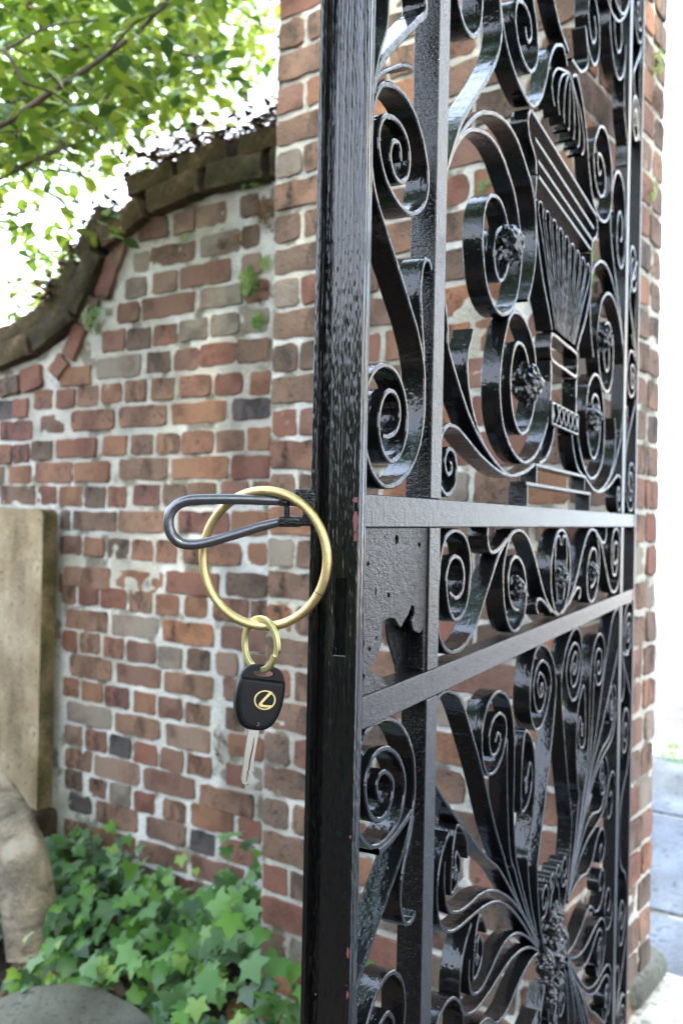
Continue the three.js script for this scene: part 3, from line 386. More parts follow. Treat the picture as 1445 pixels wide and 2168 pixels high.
  rosette(MID, -0.55, 0.026, 6, false); rosette(MID, -0.522, 0.018, 12, false); rosette(MID, -0.582, 0.019, 13, false); rosette(0.585, -0.57, 0.014, 14); rosette(0.597, -0.505, 0.017, 7); rosette(0.59, -0.595, 0.017, 8); rosette(0.572, -0.545, 0.018, 9); rosette(0.216, -0.31, 0.006, 10); rosette(0.286, -0.417, 0.006, 11);
  // --- hinge pintles into the pier
  for (const y of [-0.75, 0.85]) { const g = new THREE.CylinderGeometry(0.012, 0.012, 0.09, 16); g.translate(LEAF - 0.02, Y(y), -0.035); part('hinge', boxUV(g), M.paint, gate); const b = box(LEAF - 0.032, LEAF - 0.008, Y(y - 0.012), Y(y + 0.012), -0.1, -0.03, 0.003); part('hinge', b, M.paint, gate); }
}
// ---------------------------------------------------------------- latch loop on the gate, brass ring, split ring, car key
const D0 = 0.618;                                            // they hang at the depth of the stop strip
function tube(points, radius, n = 160, seg = 16, squash) {
  const c = new THREE.CatmullRomCurve3(points, false, 'centripetal'), g = new THREE.TubeGeometry(c, n, radius, seg, false), p = g.attributes.position, uv = g.attributes.uv, len = c.getLength();
  for (let i = 0; i <= n; i++) { const t = i / n, o = c.getPointAt(t); for (let k = 0; k <= seg; k++) { const q = i * (seg + 1) + k, s = squash ? squash(t, k / seg * 2 * Math.PI) : 1; p.setXYZ(q, o.x + (p.getX(q) - o.x) * s, o.y + (p.getY(q) - o.y) * s, o.z + (p.getZ(q) - o.z) * s); uv.setXY(q, t * len, k / seg * 2 * Math.PI * radius); } }
  g.computeVertexNormals(); return g;
}
{
  const A = (x, y, dz = 0) => gate.worldToLocal(at(x, y, D0 + dz));
  gate.updateMatrixWorld(true);
  const loop = [[640, 1103], [622, 1101], [600, 1104], [560, 1113], [500, 1131], [445, 1147], [408, 1153], [382, 1149], [364, 1133], [357, 1110], [360, 1088], [374, 1070], [398, 1060], [440, 1057], [500, 1057], [560, 1059], [605, 1062], [640, 1064]];
  const g = tube(loop.map(([x, y]) => A(x, y)), 0.0034, 220, 18, (t, a) => 1 + 0.1 * smooth(0.2, 0.5, t) * smooth(0.9, 0.6, t) + 0.06 * (noise(t * 26, a, 431) - 0.5) - 0.16 * (smooth(0.14, 0.04, t) + smooth(0.86, 0.96, t)));
  const lp = part('latch_loop', g, M.worn, gate); tag(lp, 'worn black iron latch loop');
  const piece = (x0, x1, y0, y1, d0, d1, r = 0.0015) => { const w = (x1 - x0) * D0 / F, h = (y1 - y0) * D0 / F, q = boxUV(new RoundedBoxGeometry(w, h, d1 - d0, 3, Math.min(r, w / 2.1, h / 2.1, (d1 - d0) / 2.1))); q.rotateY(-gate.rotation.y); const c = A((x0 + x1) / 2, (y0 + y1) / 2, (d0 + d1) / 2); q.translate(c.x, c.y, c.z); return q; };
  part('hook_pin', piece(600, 613, 1058, 1106, -0.003, 0.003, 0.0015), M.paint, lp);
  part('hook_eye', piece(588, 638, 1094, 1116, -0.005, 0.005, 0.002), M.paint, lp);
  part('hook_eye', piece(590, 612, 1050, 1072, -0.0045, 0.0045, 0.002), M.paint, lp);
  part('hook_lug', merge([piece(622, 668, 1036, 1064, -0.004, 0.004), piece(640, 668, 1060, 1114, -0.0045, 0.0045), piece(626, 644, 1098, 1114, -0.004, 0.004)]), M.paint, gate);
}
const RING = at(558, 1182, D0 + 0.0003), PX = D0 / F;
{
  const R = 143.5 * PX, r = 9.8 * PX, g0 = new THREE.TorusGeometry(R, r, 28, 200, Math.PI * 2 - 0.012);
  const uv = g0.attributes.uv; for (let i = 0; i < uv.count; i++) uv.setXY(i, uv.getX(i) * R * 6.283, uv.getY(i) * r * 6.283);
  g0.rotateZ(-0.47 + 0.006);
  const ring = thing('brass_ring', 'large round brass ring hanging from the latch loop of the gate', 'ring', RING.toArray());
  ring.rotation.set(0, -0.345, -0.02); part('hoop', g0, M.brass, ring);
  const s = new THREE.TorusGeometry(R, r * 0.93, 20, 6, 0.03); s.rotateZ(-0.485); part('seam', s, M.dark, ring);
}
{
  const R = 54 * PX, N = 240, turns = 2, pos = [], uv = [], idx = [], rw = 6.6 * PX, ax = 0.00155;
  const sec = []; for (let k = 0; k < 12; k++) { const a = k / 12 * 2 * Math.PI, c = Math.cos(a), s = Math.sin(a); sec.push([rw * Math.sign(c) * Math.pow(Math.abs(c), 0.45), ax / 2 * Math.sign(s) * Math.pow(Math.abs(s), 0.45)]); }
  for (let i = 0; i <= N; i++) { const t = i / N, a = -0.12 + t * turns * 2 * Math.PI * 0.985, z = (t - 0.5) * ax * 1.12 * 1.9 * smooth(0, 0.1, Math.abs(t - 0.5) + 0.35); for (let k = 0; k < 12; k++) { const rr = R + sec[k][0]; pos.push(rr * Math.cos(a), rr * Math.sin(a), z + sec[k][1]); uv.push(a * R, k * 0.001); if (i) { const e = i * 12 + k, e1 = i * 12 + (k + 1) % 12; idx.push(e - 12, e, e1, e - 12, e1, e1 - 12); } } }
  for (const i of [0, N]) { const c = pos.length / 3, b = i * 12; let x = 0, y = 0, z = 0; for (let k = 0; k < 12; k++) { x += pos[(b + k) * 3] / 12; y += pos[(b + k) * 3 + 1] / 12; z += pos[(b + k) * 3 + 2] / 12; } pos.push(x, y, z); uv.push(0, 0); for (let k = 0; k < 12; k++) idx.push(c, b + k, b + (k + 1) % 12); }
  const g = new THREE.BufferGeometry(); g.setAttribute('position', new THREE.Float32BufferAttribute(pos, 3)); g.setAttribute('uv', new THREE.Float32BufferAttribute(uv, 2)); g.setIndex(idx); g.computeVertexNormals();
  const s = single('split_ring', g, M.brassPale, 'small flat brass split ring joining the large ring to the key', 'ring');
  s.position.copy(at(551, 1364, D0)); s.rotation.order = 'YXZ'; s.rotation.set(0, -0.82, -0.02);
}
{
  const key = thing('car_key', 'black plastic car key with a gold oval emblem hanging from the split ring', 'key', at(557, 1418, D0).toArray());
  key.rotation.order = 'YXZ'; key.rotation.set(-0.04, 0.38, -0.16);
  const half = [[0, 3.5], [6, 3.1], [11, 1.5], [14.3, -1.8], [16, -6], [16.9, -11], [17.1, -17], [16.7, -23], [15.4, -29], [13, -34.6], [9.6, -38.4], [5.5, -40.3], [0, -40.8]];
  const outline = [...half.map(([x, y]) => [x, y]), ...half.slice(1, -1).reverse().map(([x, y]) => [-x, y])].map(([x, y]) => new THREE.Vector2(x / 1000, y / 1000));
  const all = new THREE.SplineCurve([...outline, outline[0]]).getPoints(120).slice(0, -1), cutAt = (keep, y) => { const p = all.filter(keep), k = p.findIndex((q, n) => n && p[n - 1].distanceTo(q) > 0.006); return new THREE.Shape(k > 0 ? [...p.slice(k), ...p.slice(0, k)] : p); };
  const arch = cutAt((q) => q.y > -0.0085), slot = new THREE.Path(); slot.absellipse(0.0006, -0.0024, 0.0088, 0.0034, 0, Math.PI * 2, true); arch.holes.push(slot);
  const ag = new THREE.ExtrudeGeometry(arch, { depth: 0.0034, bevelEnabled: true, bevelThickness: 0.0009, bevelSize: 0.0009, bevelOffset: -0.0009, bevelSegments: 4, curveSegments: 32 }); ag.translate(0, 0, -0.0017);
  const low = cutAt((q) => q.y < -0.0058); const g = new THREE.ExtrudeGeometry(low, { depth: 0.0052, bevelEnabled: true, bevelThickness: 0.0028, bevelSize: 0.0026, bevelOffset: -0.0026, bevelSegments: 6, curveSegments: 24 }); g.translate(0, 0, -0.0026);
  const fob = part('fob', boxUV(g), M.plastic, key); part('key_loop', boxUV(ag), M.plastic, fob);
  const body = new THREE.Shape(); { const pts = [[-14.2, -7.4], [14.2, -7.4], [15, -13], [14.9, -19], [14, -25.5], [12.2, -31], [9.2, -35.4], [5, -37.8], [0, -38.4], [-5, -37.8], [-9.2, -35.4], [-12.2, -31], [-14, -25.5], [-14.9, -19], [-15, -13]]; pts.forEach(([x, y], i) => body[i ? 'lineTo' : 'moveTo'](x / 1000, y / 1000)); body.closePath(); }
  const bg = new THREE.ExtrudeGeometry(body, { depth: 0.009, bevelEnabled: true, bevelThickness: 0.0011, bevelSize: 0.0016, bevelOffset: -0.0012, bevelSegments: 5 }); bg.translate(0, 0, -0.0045); part('casing', boxUV(bg), M.plastic, fob);
  const E0 = [0.0028, -0.0196], ez = 0.0057, oval = new THREE.Shape(), inner = new THREE.Path(), rx = 0.0077, ry = 0.0066;
  oval.absellipse(...E0, rx, ry, 0, Math.PI * 2); inner.absellipse(...E0, rx - 0.00105, ry - 0.0009, 0, Math.PI * 2, true); oval.holes.push(inner);
  const el = new THREE.Shape(); [[0.36, 0.97], [0.62, 0.86], [-0.2, -0.34], [-0.12, -0.5], [0.86, -0.46], [0.72, -0.7], [-0.2, -0.74], [-0.42, -0.68], [-0.5, -0.52], [-0.46, -0.36]].forEach(([x, y], i) => el[i ? 'lineTo' : 'moveTo'](E0[0] + x * rx, E0[1] + y * ry)); el.closePath();
  const eo = { depth: 0.00022, bevelEnabled: true, bevelThickness: 0.0001, bevelSize: 0.0001, bevelOffset: -0.0001, bevelSegments: 1, curveSegments: 48 };
  const eg = merge([new THREE.ExtrudeGeometry(oval, eo), new THREE.ExtrudeGeometry(el, { ...eo, depth: 0.00026 })]); eg.translate(0, 0, ez - 0.00005); part('emblem', eg, M.gilt, fob);
  const notch = new THREE.TorusGeometry(0.0011, 0.00018, 6, 16, Math.PI * 1.1); notch.rotateZ(-1.9); notch.translate(0.0004, -0.0362, ez - 0.0002); part('notch', notch, M.nickel, fob);
  const blade = new THREE.Shape(); [[-3.7, -37], [3.7, -37], [3.65, -50], [3.4, -66], [3.0, -75.8], [0.9, -77.8], [-1.8, -77.2], [-3.0, -74.5], [-3.55, -60]].forEach(([x, y], i) => blade[i ? 'lineTo' : 'moveTo'](x / 1000, y / 1000)); blade.closePath();
  const bo = { depth: 0.0012, bevelEnabled: true, bevelThickness: 0.0003, bevelSize: 0.0003, bevelOffset: -0.0003, bevelSegments: 2 };
  const core = new THREE.ExtrudeGeometry(blade, bo); core.translate(0, 0, -0.001); const bl = part('blade', boxUV(core), M.nickel, key);
  const skin = blade.clone(), cut = new THREE.Path(); { const y0 = -46, y1 = -76, n = 18, L = [], Rr = []; for (let i = 0; i <= n; i++) { const t = i / n, y = mix(y0, y1, t), x = 0.9 + 0.25 * Math.sin(t * 9) - (t > 0.68 ? 0.9 * Math.abs(Math.sin(t * 26)) : 0), w = 0.28 + 0.25 * Math.sin(t * Math.PI); L.push([x - w, y]); Rr.push([x + w, y]); } [...L, ...Rr.reverse()].forEach(([x, y], i) => cut[i ? 'lineTo' : 'moveTo'](x / 1000, y / 1000)); cut.closePath(); }
  skin.holes.push(cut); const sg = new THREE.ExtrudeGeometry(skin, { depth: 0.0004, bevelEnabled: false }); sg.scale(0.985, 1, 1); sg.translate(0, 0, 0.0009); part('milled_face', boxUV(sg), M.nickel, bl);
  const floor = new THREE.PlaneGeometry(0.0034, 0.034); floor.translate(0.0007, -0.061, 0.00075); part('groove', boxUV(floor), M.dark, bl);
}
// ---------------------------------------------------------------- ground, slab, tablet, trunk
function sheet(points, y, thickness, r = 0.004) { const s = new THREE.Shape(points.map(([x, z]) => new THREE.Vector2(x, -z))), g = new THREE.ExtrudeGeometry(s, { depth: thickness - 2 * r, bevelEnabled: true, bevelThickness: r, bevelSize: r, bevelOffset: -r, bevelSegments: 2 }); g.rotateX(-Math.PI / 2); g.translate(0, y - thickness + r, 0); return boxUV(g); }
M.soil = mat({ color: lin(0.07, 0.042, 0.027), roughness: 1, map: tiled(T.stone, [0.5, 0.5]), bumpMap: tiled(T.grain, [0.12, 0.12]), bumpScale: 0.02 });
M.slab = mat({ color: new THREE.Color('#6b6c61'), roughness: 0.85, map: tiled(T.stone, [0.7, 0.7]), bumpMap: tiled(T.grain, [0.2, 0.2]), bumpScale: 0.003 });
M.tablet = mat({ color: new THREE.Color('#c5b293'), roughness: 0.9, map: tiled(T.stone, [0.5, 0.5]), bumpMap: tiled(T.grain, [0.2, 0.2]), bumpScale: 0.002 });
M.tabletEdge = mat({ color: new THREE.Color('#a79e83'), roughness: 0.95, map: tiled(T.moss, [0.4, 0.4]), bumpMap: tiled(T.grain, [0.15, 0.15]), bumpScale: 0.003 });
M.bark = mat({ color: new THREE.Color('#b0a391'), roughness: 0.9, map: tiled(T.bark, [0.25, 0.25]), bumpMap: tiled(T.grain, [0.2, 0.2]), bumpScale: 0.004 });
M.twig = mat({ color: new THREE.Color('#5a4c42'), roughness: 0.9, bumpMap: tiled(T.grain, [0.05, 0.05]), bumpScale: 0.001 });
const ground = new THREE.PlaneGeometry(80, 80); ground.rotateX(-Math.PI / 2);
single('ground', boxUV(ground), M.soil, 'brown garden soil under the ivy', 'ground', undefined, 'structure');
{
  const edge = [[-60, 2135], [0, 2110], [60, 2086], [150, 2078], [220, 2092], [285, 2124], [345, 2172], [400, 2260], [380, 2420], [150, 2480], [-80, 2400]].map(([x, y]) => { const p = onGround(x, y, 0.06); return [p.x, p.z]; });
  single('stone_slab', sheet(edge, 0.06, 0.07, 0.008), M.slab, 'flat grey stepping stone at the edge of the ivy', 'stone');
}
{
  const t = thing('stone_tablet', 'tan stone tablet with a mossy edge leaning against the brick wall', 'tablet', onWall(wallPx(91, 1300, 0.085)[0] - 0.235, -EYE, 0.035).toArray()); frame(t, WD, WN);
  const s = new THREE.Shape(); s.moveTo(-0.3, 0.25); s.lineTo(0.232, 0.25); s.lineTo(0.232, 1.13); s.quadraticCurveTo(0.232, 1.155, 0.207, 1.158); s.lineTo(-0.3, 1.165); s.closePath();
  const g = new THREE.ExtrudeGeometry(s, { depth: 0.05, bevelEnabled: true, bevelThickness: 0.004, bevelSize: 0.004, bevelOffset: -0.004, bevelSegments: 3, curveSegments: 8 });
  const front = [], rest = [], n = g.attributes.normal, q = g.toNonIndexed?.() ?? g; const src = g.index ? g.toNonIndexed() : g; const P = src.attributes.position, N = src.attributes.normal, mk = (ids) => { const o = new THREE.BufferGeometry(), a = [], b = []; for (const i of ids) for (let k = 0; k < 3; k++) { a.push(P.getX(i + k), P.getY(i + k), P.getZ(i + k)); b.push(N.getX(i + k), N.getY(i + k), N.getZ(i + k)); } o.setAttribute('position', new THREE.Float32BufferAttribute(a, 3)); o.setAttribute('normal', new THREE.Float32BufferAttribute(b, 3)); return boxUV(o); };
  for (let i = 0; i < P.count; i += 3) (N.getZ(i) > 0.9 ? front : rest).push(i);
  part('face', mk(front), M.tablet, t); part('edge', mk(rest), M.tabletEdge, t);
  const b = box(-0.34, 0.25, -0.02, 0.247, -0.02, 0.09, 0.02); part('footing', b, M.coping[3], t);
}
const tree = thing('garden_tree', 'leaning smooth barked tree whose leafy branches overhang the garden wall', 'tree', onGround(72, 1945, 0).toArray());
const treeLocal = (p) => p.clone().sub(tree.position);
function limb(points, r0, r1, seed, n = 40, seg = 14, lump = 0.16) {
  const c = new THREE.CatmullRomCurve3(points.map(treeLocal), false, 'centripetal'), g = new THREE.TubeGeometry(c, n, 1, seg, false), p = g.attributes.position, uv = g.attributes.uv, len = c.getLength();
  for (let i = 0; i <= n; i++) { const t = i / n, o = c.getPointAt(t); for (let k = 0; k <= seg; k++) { const q = i * (seg + 1) + k, a = k / seg * 2 * Math.PI, s = mix(r0, r1, Math.pow(t, 0.8)) * (1 + lump * 2 * (fbm(Math.cos(a) * 1.3 + t * len * 5 + seed, Math.sin(a) * 1.3 + seed * 2, 501, 0, 3) - 0.5)); p.setXYZ(q, o.x + (p.getX(q) - o.x) * s, o.y + (p.getY(q) - o.y) * s, o.z + (p.getZ(q) - o.z) * s); uv.setXY(q, k / seg * 0.25, t * len); } }
  g.computeVertexNormals(); return g;
}
part('trunk', limb([at(76, 2010, 2.3), at(70, 1945, 2.3), at(56, 1860, 2.32), at(38, 1780, 2.35), at(-6, 1700, 2.4), at(-70, 1620, 2.44), at(-170, 1450, 2.5), at(-330, 1100, 2.45), at(-480, 600, 2.4), at(-560, 200, 2.35)], 0.066, 0.05, 3, 90, 24, 0.26), M.bark, tree);
part('limb', limb([at(48, 1900, 2.46), at(0, 1850, 2.5), at(-60, 1780, 2.56), at(-200, 1500, 2.7), at(-350, 900, 2.8)], 0.055, 0.04, 9, 50, 16, 0.2), M.bark, tree);
const FOLIAGE = [[0.12, 0.21, 0.022], [0.19, 0.3, 0.028], [0.27, 0.38, 0.036], [0.07, 0.14, 0.022], [0.38, 0.46, 0.05]].map((c) => mat({ color: lin(...c), roughness: 0.62, transmission: 0.5, thickness: 0, side: THREE.DoubleSide }));
const IVY = [[0.037, 0.12, 0.013], [0.06, 0.175, 0.017], [0.1, 0.245, 0.022], [0.025, 0.075, 0.016], [0.17, 0.3, 0.024]].map((c) => mat({ color: lin(...c), roughness: 0.52, transmission: 0.35, thickness: 0, side: THREE.DoubleSide }));
const DRY = [[0.12, 0.055, 0.022], [0.2, 0.1, 0.035], [0.075, 0.045, 0.028]].map((c) => mat({ color: lin(...c), roughness: 0.9, side: THREE.DoubleSide }));
function leafShape(half, fold, curl) {                        // half outline from stalk to tip, folded on the midrib
  const pos = [], idx = [], uv = [], n = half.length;
  for (const [x, y] of half) pos.push(x, y, fold * Math.abs(x) - curl * y * y, -x, y, fold * Math.abs(x) - curl * y * y);
  const mid = half.length * 2; for (const [, y] of half) pos.push(0, y, -curl * y * y);
  for (let i = 0; i < n - 1; i++) { idx.push(mid + i, 2 * i, 2 * i + 2, mid + i, 2 * i + 2, mid + i + 1, mid + i, 2 * i + 3, 2 * i + 1, mid + i, mid + i + 1, 2 * i + 3); }
  for (let i = 0; i < pos.length; i += 3) uv.push(pos[i], pos[i + 1]);
  const g = new THREE.BufferGeometry(); g.setAttribute('position', new THREE.Float32BufferAttribute(pos, 3)); g.setAttribute('uv', new THREE.Float32BufferAttribute(uv, 2)); g.setIndex(idx); g.computeVertexNormals(); return g;
}
const OVAL = [[0.0001, 0], [0.17, 0.14], [0.26, 0.36], [0.25, 0.58], [0.14, 0.8], [0.0001, 1]];
const LEAVES = [[0.25, 0.18], [0.45, 0.3], [0.1, 0.05], [0.3, -0.12]].map(([f, c]) => leafShape(OVAL, f, c));
function ivyShape(k, fold, droop) {                           // five-pointed leaf fanned from its middle
  const o = [[0, 0.05], [0.19, -0.12], [0.49, -0.1], [0.39, 0.16], [0.66 * k, 0.47], [0.28, 0.55], [0, 1.0]], ring = [...o, ...o.slice(1, -1).reverse().map(([x, y]) => [-x, y])], pos = [0, 0.3, 0.02], idx = [], uv = [0, 0];
  for (const [x, y] of ring) { pos.push(x, y, fold * Math.abs(x) * 0.5 - droop * (x * x + (y - 0.3) * (y - 0.3))); uv.push(x, y); }
  for (let i = 0; i < ring.length; i++) idx.push(0, 1 + i, 1 + (i + 1) % ring.length);
  const g = new THREE.BufferGeometry(); g.setAttribute('position', new THREE.Float32BufferAttribute(pos, 3)); g.setAttribute('uv', new THREE.Float32BufferAttribute(uv, 2)); g.setIndex(idx); g.computeVertexNormals(); return g;
}
const IVYLEAVES = [[1, 0.3, 0.3], [0.85, 0.5, 0.4], [1.05, 0.15, 0.2], [0.7, 0.45, 0.55]].map((a) => ivyShape(...a));
function pose(p, normal, tip, size) { const z = normal.clone().normalize(), y = tip.clone().addScaledVector(z, -tip.dot(z)).normalize(), x = y.clone().cross(z); return new THREE.Matrix4().makeBasis(x.multiplyScalar(size), y.multiplyScalar(size), z.multiplyScalar(size)).setPosition(p); }
function place(list, parent, shapes, mats, name, most, rank) {  // the largest in view as leaves of their own, the rest as one mass
  list.sort((a, b) => rank(b) - rank(a));
  list.slice(0, most).forEach((l) => { const m = part(name, shapes[l.s], mats[l.m], parent); l.x.decompose(m.position, m.quaternion, m.scale); });
  const by = {}; for (const l of list.slice(most)) (by[`${l.s},${l.m}`] ??= []).push(l);
  for (const k of Object.keys(by)) { const [s, m] = k.split(',').map(Number), im = new THREE.InstancedMesh(shapes[s], mats[m], by[k].length); by[k].forEach((l, i) => im.setMatrixAt(i, l.x)); im.name = 'foliage'; im.userData.kind = 'stuff'; im.castShadow = im.receiveShadow = true; parent.add(im); }
}
{
  const r = rng(77), list = [], twigs = [];
  const cluster = (c, radius, n, size, droop, bright) => {
    for (let i = 0; i < n; i++) {
      const d = V(r() - 0.5, r() - 0.5, r() - 0.5).normalize().multiplyScalar(radius * Math.cbrt(r())), p = c.clone().add(d.multiply(V(1.25, 0.75, 1.25)));
      const nrm = V((r() - 0.5) * 1.5, 0.75 + r() * 0.5, (r() - 0.5) * 1.5), tip = V(d.x + (r() - 0.5) * 0.6 * radius, -droop * radius * r() * 1.4, d.z + (r() - 0.5) * 0.6 * radius).normalize();
      const k = r(); list.push({ s: Math.floor(r() * 4), m: bright && k < 0.3 ? 4 : k < 0.25 ? 0 : k < 0.55 ? 1 : k < 0.82 ? 2 : 3, x: pose(treeLocal(p), nrm, tip, size * (0.65 + 0.6 * r())), p });
    }
  };
  // branches that show, as pixel paths at the distance their leaves' size gives
  const B = [
    [[[-560, 300, 2.35], [-250, 330, 2.2], [-60, 290, 2.1], [8, 262, 2.05], [104, 199, 2.0], [208, 129, 2.0], [300, 60, 2.02], [380, -30, 2.05]], 0.017],
    [[[-480, 120, 2.4], [-200, 160, 2.5], [20, 170, 2.5], [108, 122, 2.5], [178, 98, 2.5], [311, 100, 2.5], [420, 120, 2.5], [500, 110, 2.55]], 0.016],
    [[[-500, 500, 2.4], [-150, 420, 2.3], [0, 378, 2.25], [80, 335, 2.25], [140, 312, 2.3], [200, 290, 2.35]], 0.014],
    [[[-450, 420, 2.5], [-120, 330, 2.6], [60, 280, 2.7], [190, 210, 2.75], [320, 170, 2.8], [440, 140, 2.85]], 0.016],
    [[[-500, 0, 2.2], [-250, 30, 2.0], [-60, 60, 1.9], [20, 120, 1.85], [50, 175, 1.85]], 0.011],
    [[[-300, -200, 2.5], [0, -120, 2.6], [200, -60, 2.7], [420, -20, 2.75], [520, 30, 2.75], [560, 70, 2.75]], 0.013],
    [[[-400, 520, 2.4], [-150, 470, 2.3], [-40, 450, 2.3], [15, 455, 2.3]], 0.009],
    [[[-60, 60, 2.6], [60, 20, 2.7], [190, 40, 2.8], [330, 20, 2.9], [470, 40, 2.9]], 0.012],
    [[[-100, 330, 2.9], [60, 350, 3.0], [180, 270, 3.0], [270, 235, 3.0], [330, 200, 3.0]], 0.012],
  ];
  B.forEach(([pts, rad], i) => {
    const path = pts.map(([x, y, d]) => at(x, y, d)); part('branch', limb(path, rad, 0.0035, 20 + i, 60, 8, 0.12), M.twig, tree);
    const c = new THREE.CatmullRomCurve3(path, false, 'centripetal');
    for (let k = 0; k < 10; k++) {                            // side twigs carrying the leaves
      const t = 0.22 + 0.78 * k / 9, o = c.getPointAt(Math.min(1, t)), e = o.clone().add(V((r() - 0.35) * 0.34, (r() - 0.42) * 0.2, (r() - 0.5) * 0.5));
      const px = pixelOf(e); if (px && px[0] > 585 && px[1] > 0) continue;
      twigs.push(limb([o, o.clone().lerp(e, 0.5).add(V(0, 0.02, 0)), e], 0.0035, 0.0014, k + i * 10, 8, 5, 0));
      if (!(px && px[0] > -150 && px[1] > 400 && i !== 6)) { cluster(e, 0.085, i === 4 ? 5 : 13, 0.052, 1, true); cluster(o.clone().lerp(e, 0.5), 0.07, i === 4 ? 3 : 8, 0.05, 1, true); }
    }
  });
  twigs.forEach((g) => part('twig', g, M.twig, tree));
  // fuller leaf behind the branches, inside the outline of the crown in view
  const inside = (x, y) => y < 372 - 0.42 * Math.max(0, x - 40) && x < 500 && !(x > 430 && y > 180) && !(x < 130 && y > 385);
  for (let k = 0; k < 1300; k++) { const x = -180 + r() * 690, y = -160 + r() * 620, d = 2.1 + r() * 1.4; if (inside(x, y) && r() < 1.05 - 0.5 * smooth(350, 520, x)) cluster(at(x, y, d), 0.1, 5, 0.05, 1, true); }
  for (const [x, y, d] of [[540, 60, 2.7], [562, 95, 2.7], [520, 20, 2.75], [480, 70, 2.8], [10, 465, 2.3], [-20, 480, 2.3], [560, 30, 2.75]]) cluster(at(x, y, d), 0.035, 5, 0.05, 1, true);
  // the rest of the crown, over the garden and the camera
  for (let k = 0; k < 680; k++) { const c = V(-1.5 + r() * 5.3, 2.8 + r() * 1.3, -1.35 + r() * 3.9), px = pixelOf(c); if (px && px[0] > -110 && px[0] < 1560 && px[1] > -260 && px[1] < 2300) continue; if (c.x > 0.1 && c.z < -0.75) continue; cluster(c, 0.26, 20, 0.13, 1, false); }
  const seen = (l) => { const q = pixelOf(l.p); return q && q[0] > 0 && q[0] < 585 && q[1] > 0 && q[1] < 520 ? 10 - l.p.distanceTo(camera.position) : -1; };
  place(list, tree, LEAVES, FOLIAGE, 'leaf', 300, seen);
}
{ // a bush seen beyond the low stretch of wall
  const c0 = at(118, 560, 6), bush = thing('bush', 'blurred green bush showing above the low stretch of coping', 'bush', [c0.x, 0, c0.z]), r = rng(91), list = [];
  for (let k = 0; k < 1100; k++) { const p = c0.clone().add(V((r() - 0.5) * 0.36 * 1.4, -1.4 + 1.55 * Math.sqrt(r()), (r() - 0.5) * 0.6)); if (p.y > c0.y - 0.1 && Math.abs(p.x - c0.x) > 0.12) continue; list.push({ s: Math.floor(r() * 4), m: Math.floor(r() * 5), x: pose(p.clone().sub(bush.position), V(r() - 0.5, 0.9, r() - 0.5), V(r() - 0.5, -0.4, r() - 0.5), 0.06 + 0.04 * r()), p }); }
  const st = new THREE.CylinderGeometry(0.02, 0.03, c0.y - 0.1, 8); st.translate(0, (c0.y - 0.1) / 2, 0); part('stem', boxUV(st), M.twig, bush);
  place(list, bush, LEAVES, FOLIAGE, 'leaf', 60, (l) => l.p.y);
}
{ // evergreen hedge closing the garden behind and beside the camera, mirrored dark green in the gate's gloss
  const r = rng(311), hedge = thing('garden_hedge', 'tall dark evergreen hedge enclosing the garden', 'hedge', [-3.4, 0, 0.5]), list = [], o = hedge.position;
  for (let k = 0; k < 11000; k++) { const t = r() * 10.5, h = 2.1 * r(), q = (r() - 0.5) * 0.5, p = t < 5.5 ? V(-3.6 + q, h, -2.4 + t) : V(-3.6 + (t - 5.5), h, 3.1 + q); list.push({ s: Math.floor(r() * 4), m: r() < 0.5 ? 0 : r() < 0.6 ? 3 : 1, x: pose(p.clone().sub(o), V(r() - 0.5 + (t < 5.5 ? 1 : 0), 0.4, r() - 0.5 - (t < 5.5 ? 0 : 1)), V(r() - 0.5, -0.6, r() - 0.5), 0.12 + 0.08 * r()), p }); }
  for (const [x, z, w, d] of [[-3.6, 0.3, 0.3, 5.4], [-1.2, 3.1, 4.8, 0.3]]) part('inner_branches', box(x - w / 2 - o.x, x + w / 2 - o.x, 0.01, 1.95, z - d / 2 - o.z, z + d / 2 - o.z, 0.05), M.soil, hedge);
  place(list, hedge, LEAVES, IVY, 'leaf', 0, () => 0);
}
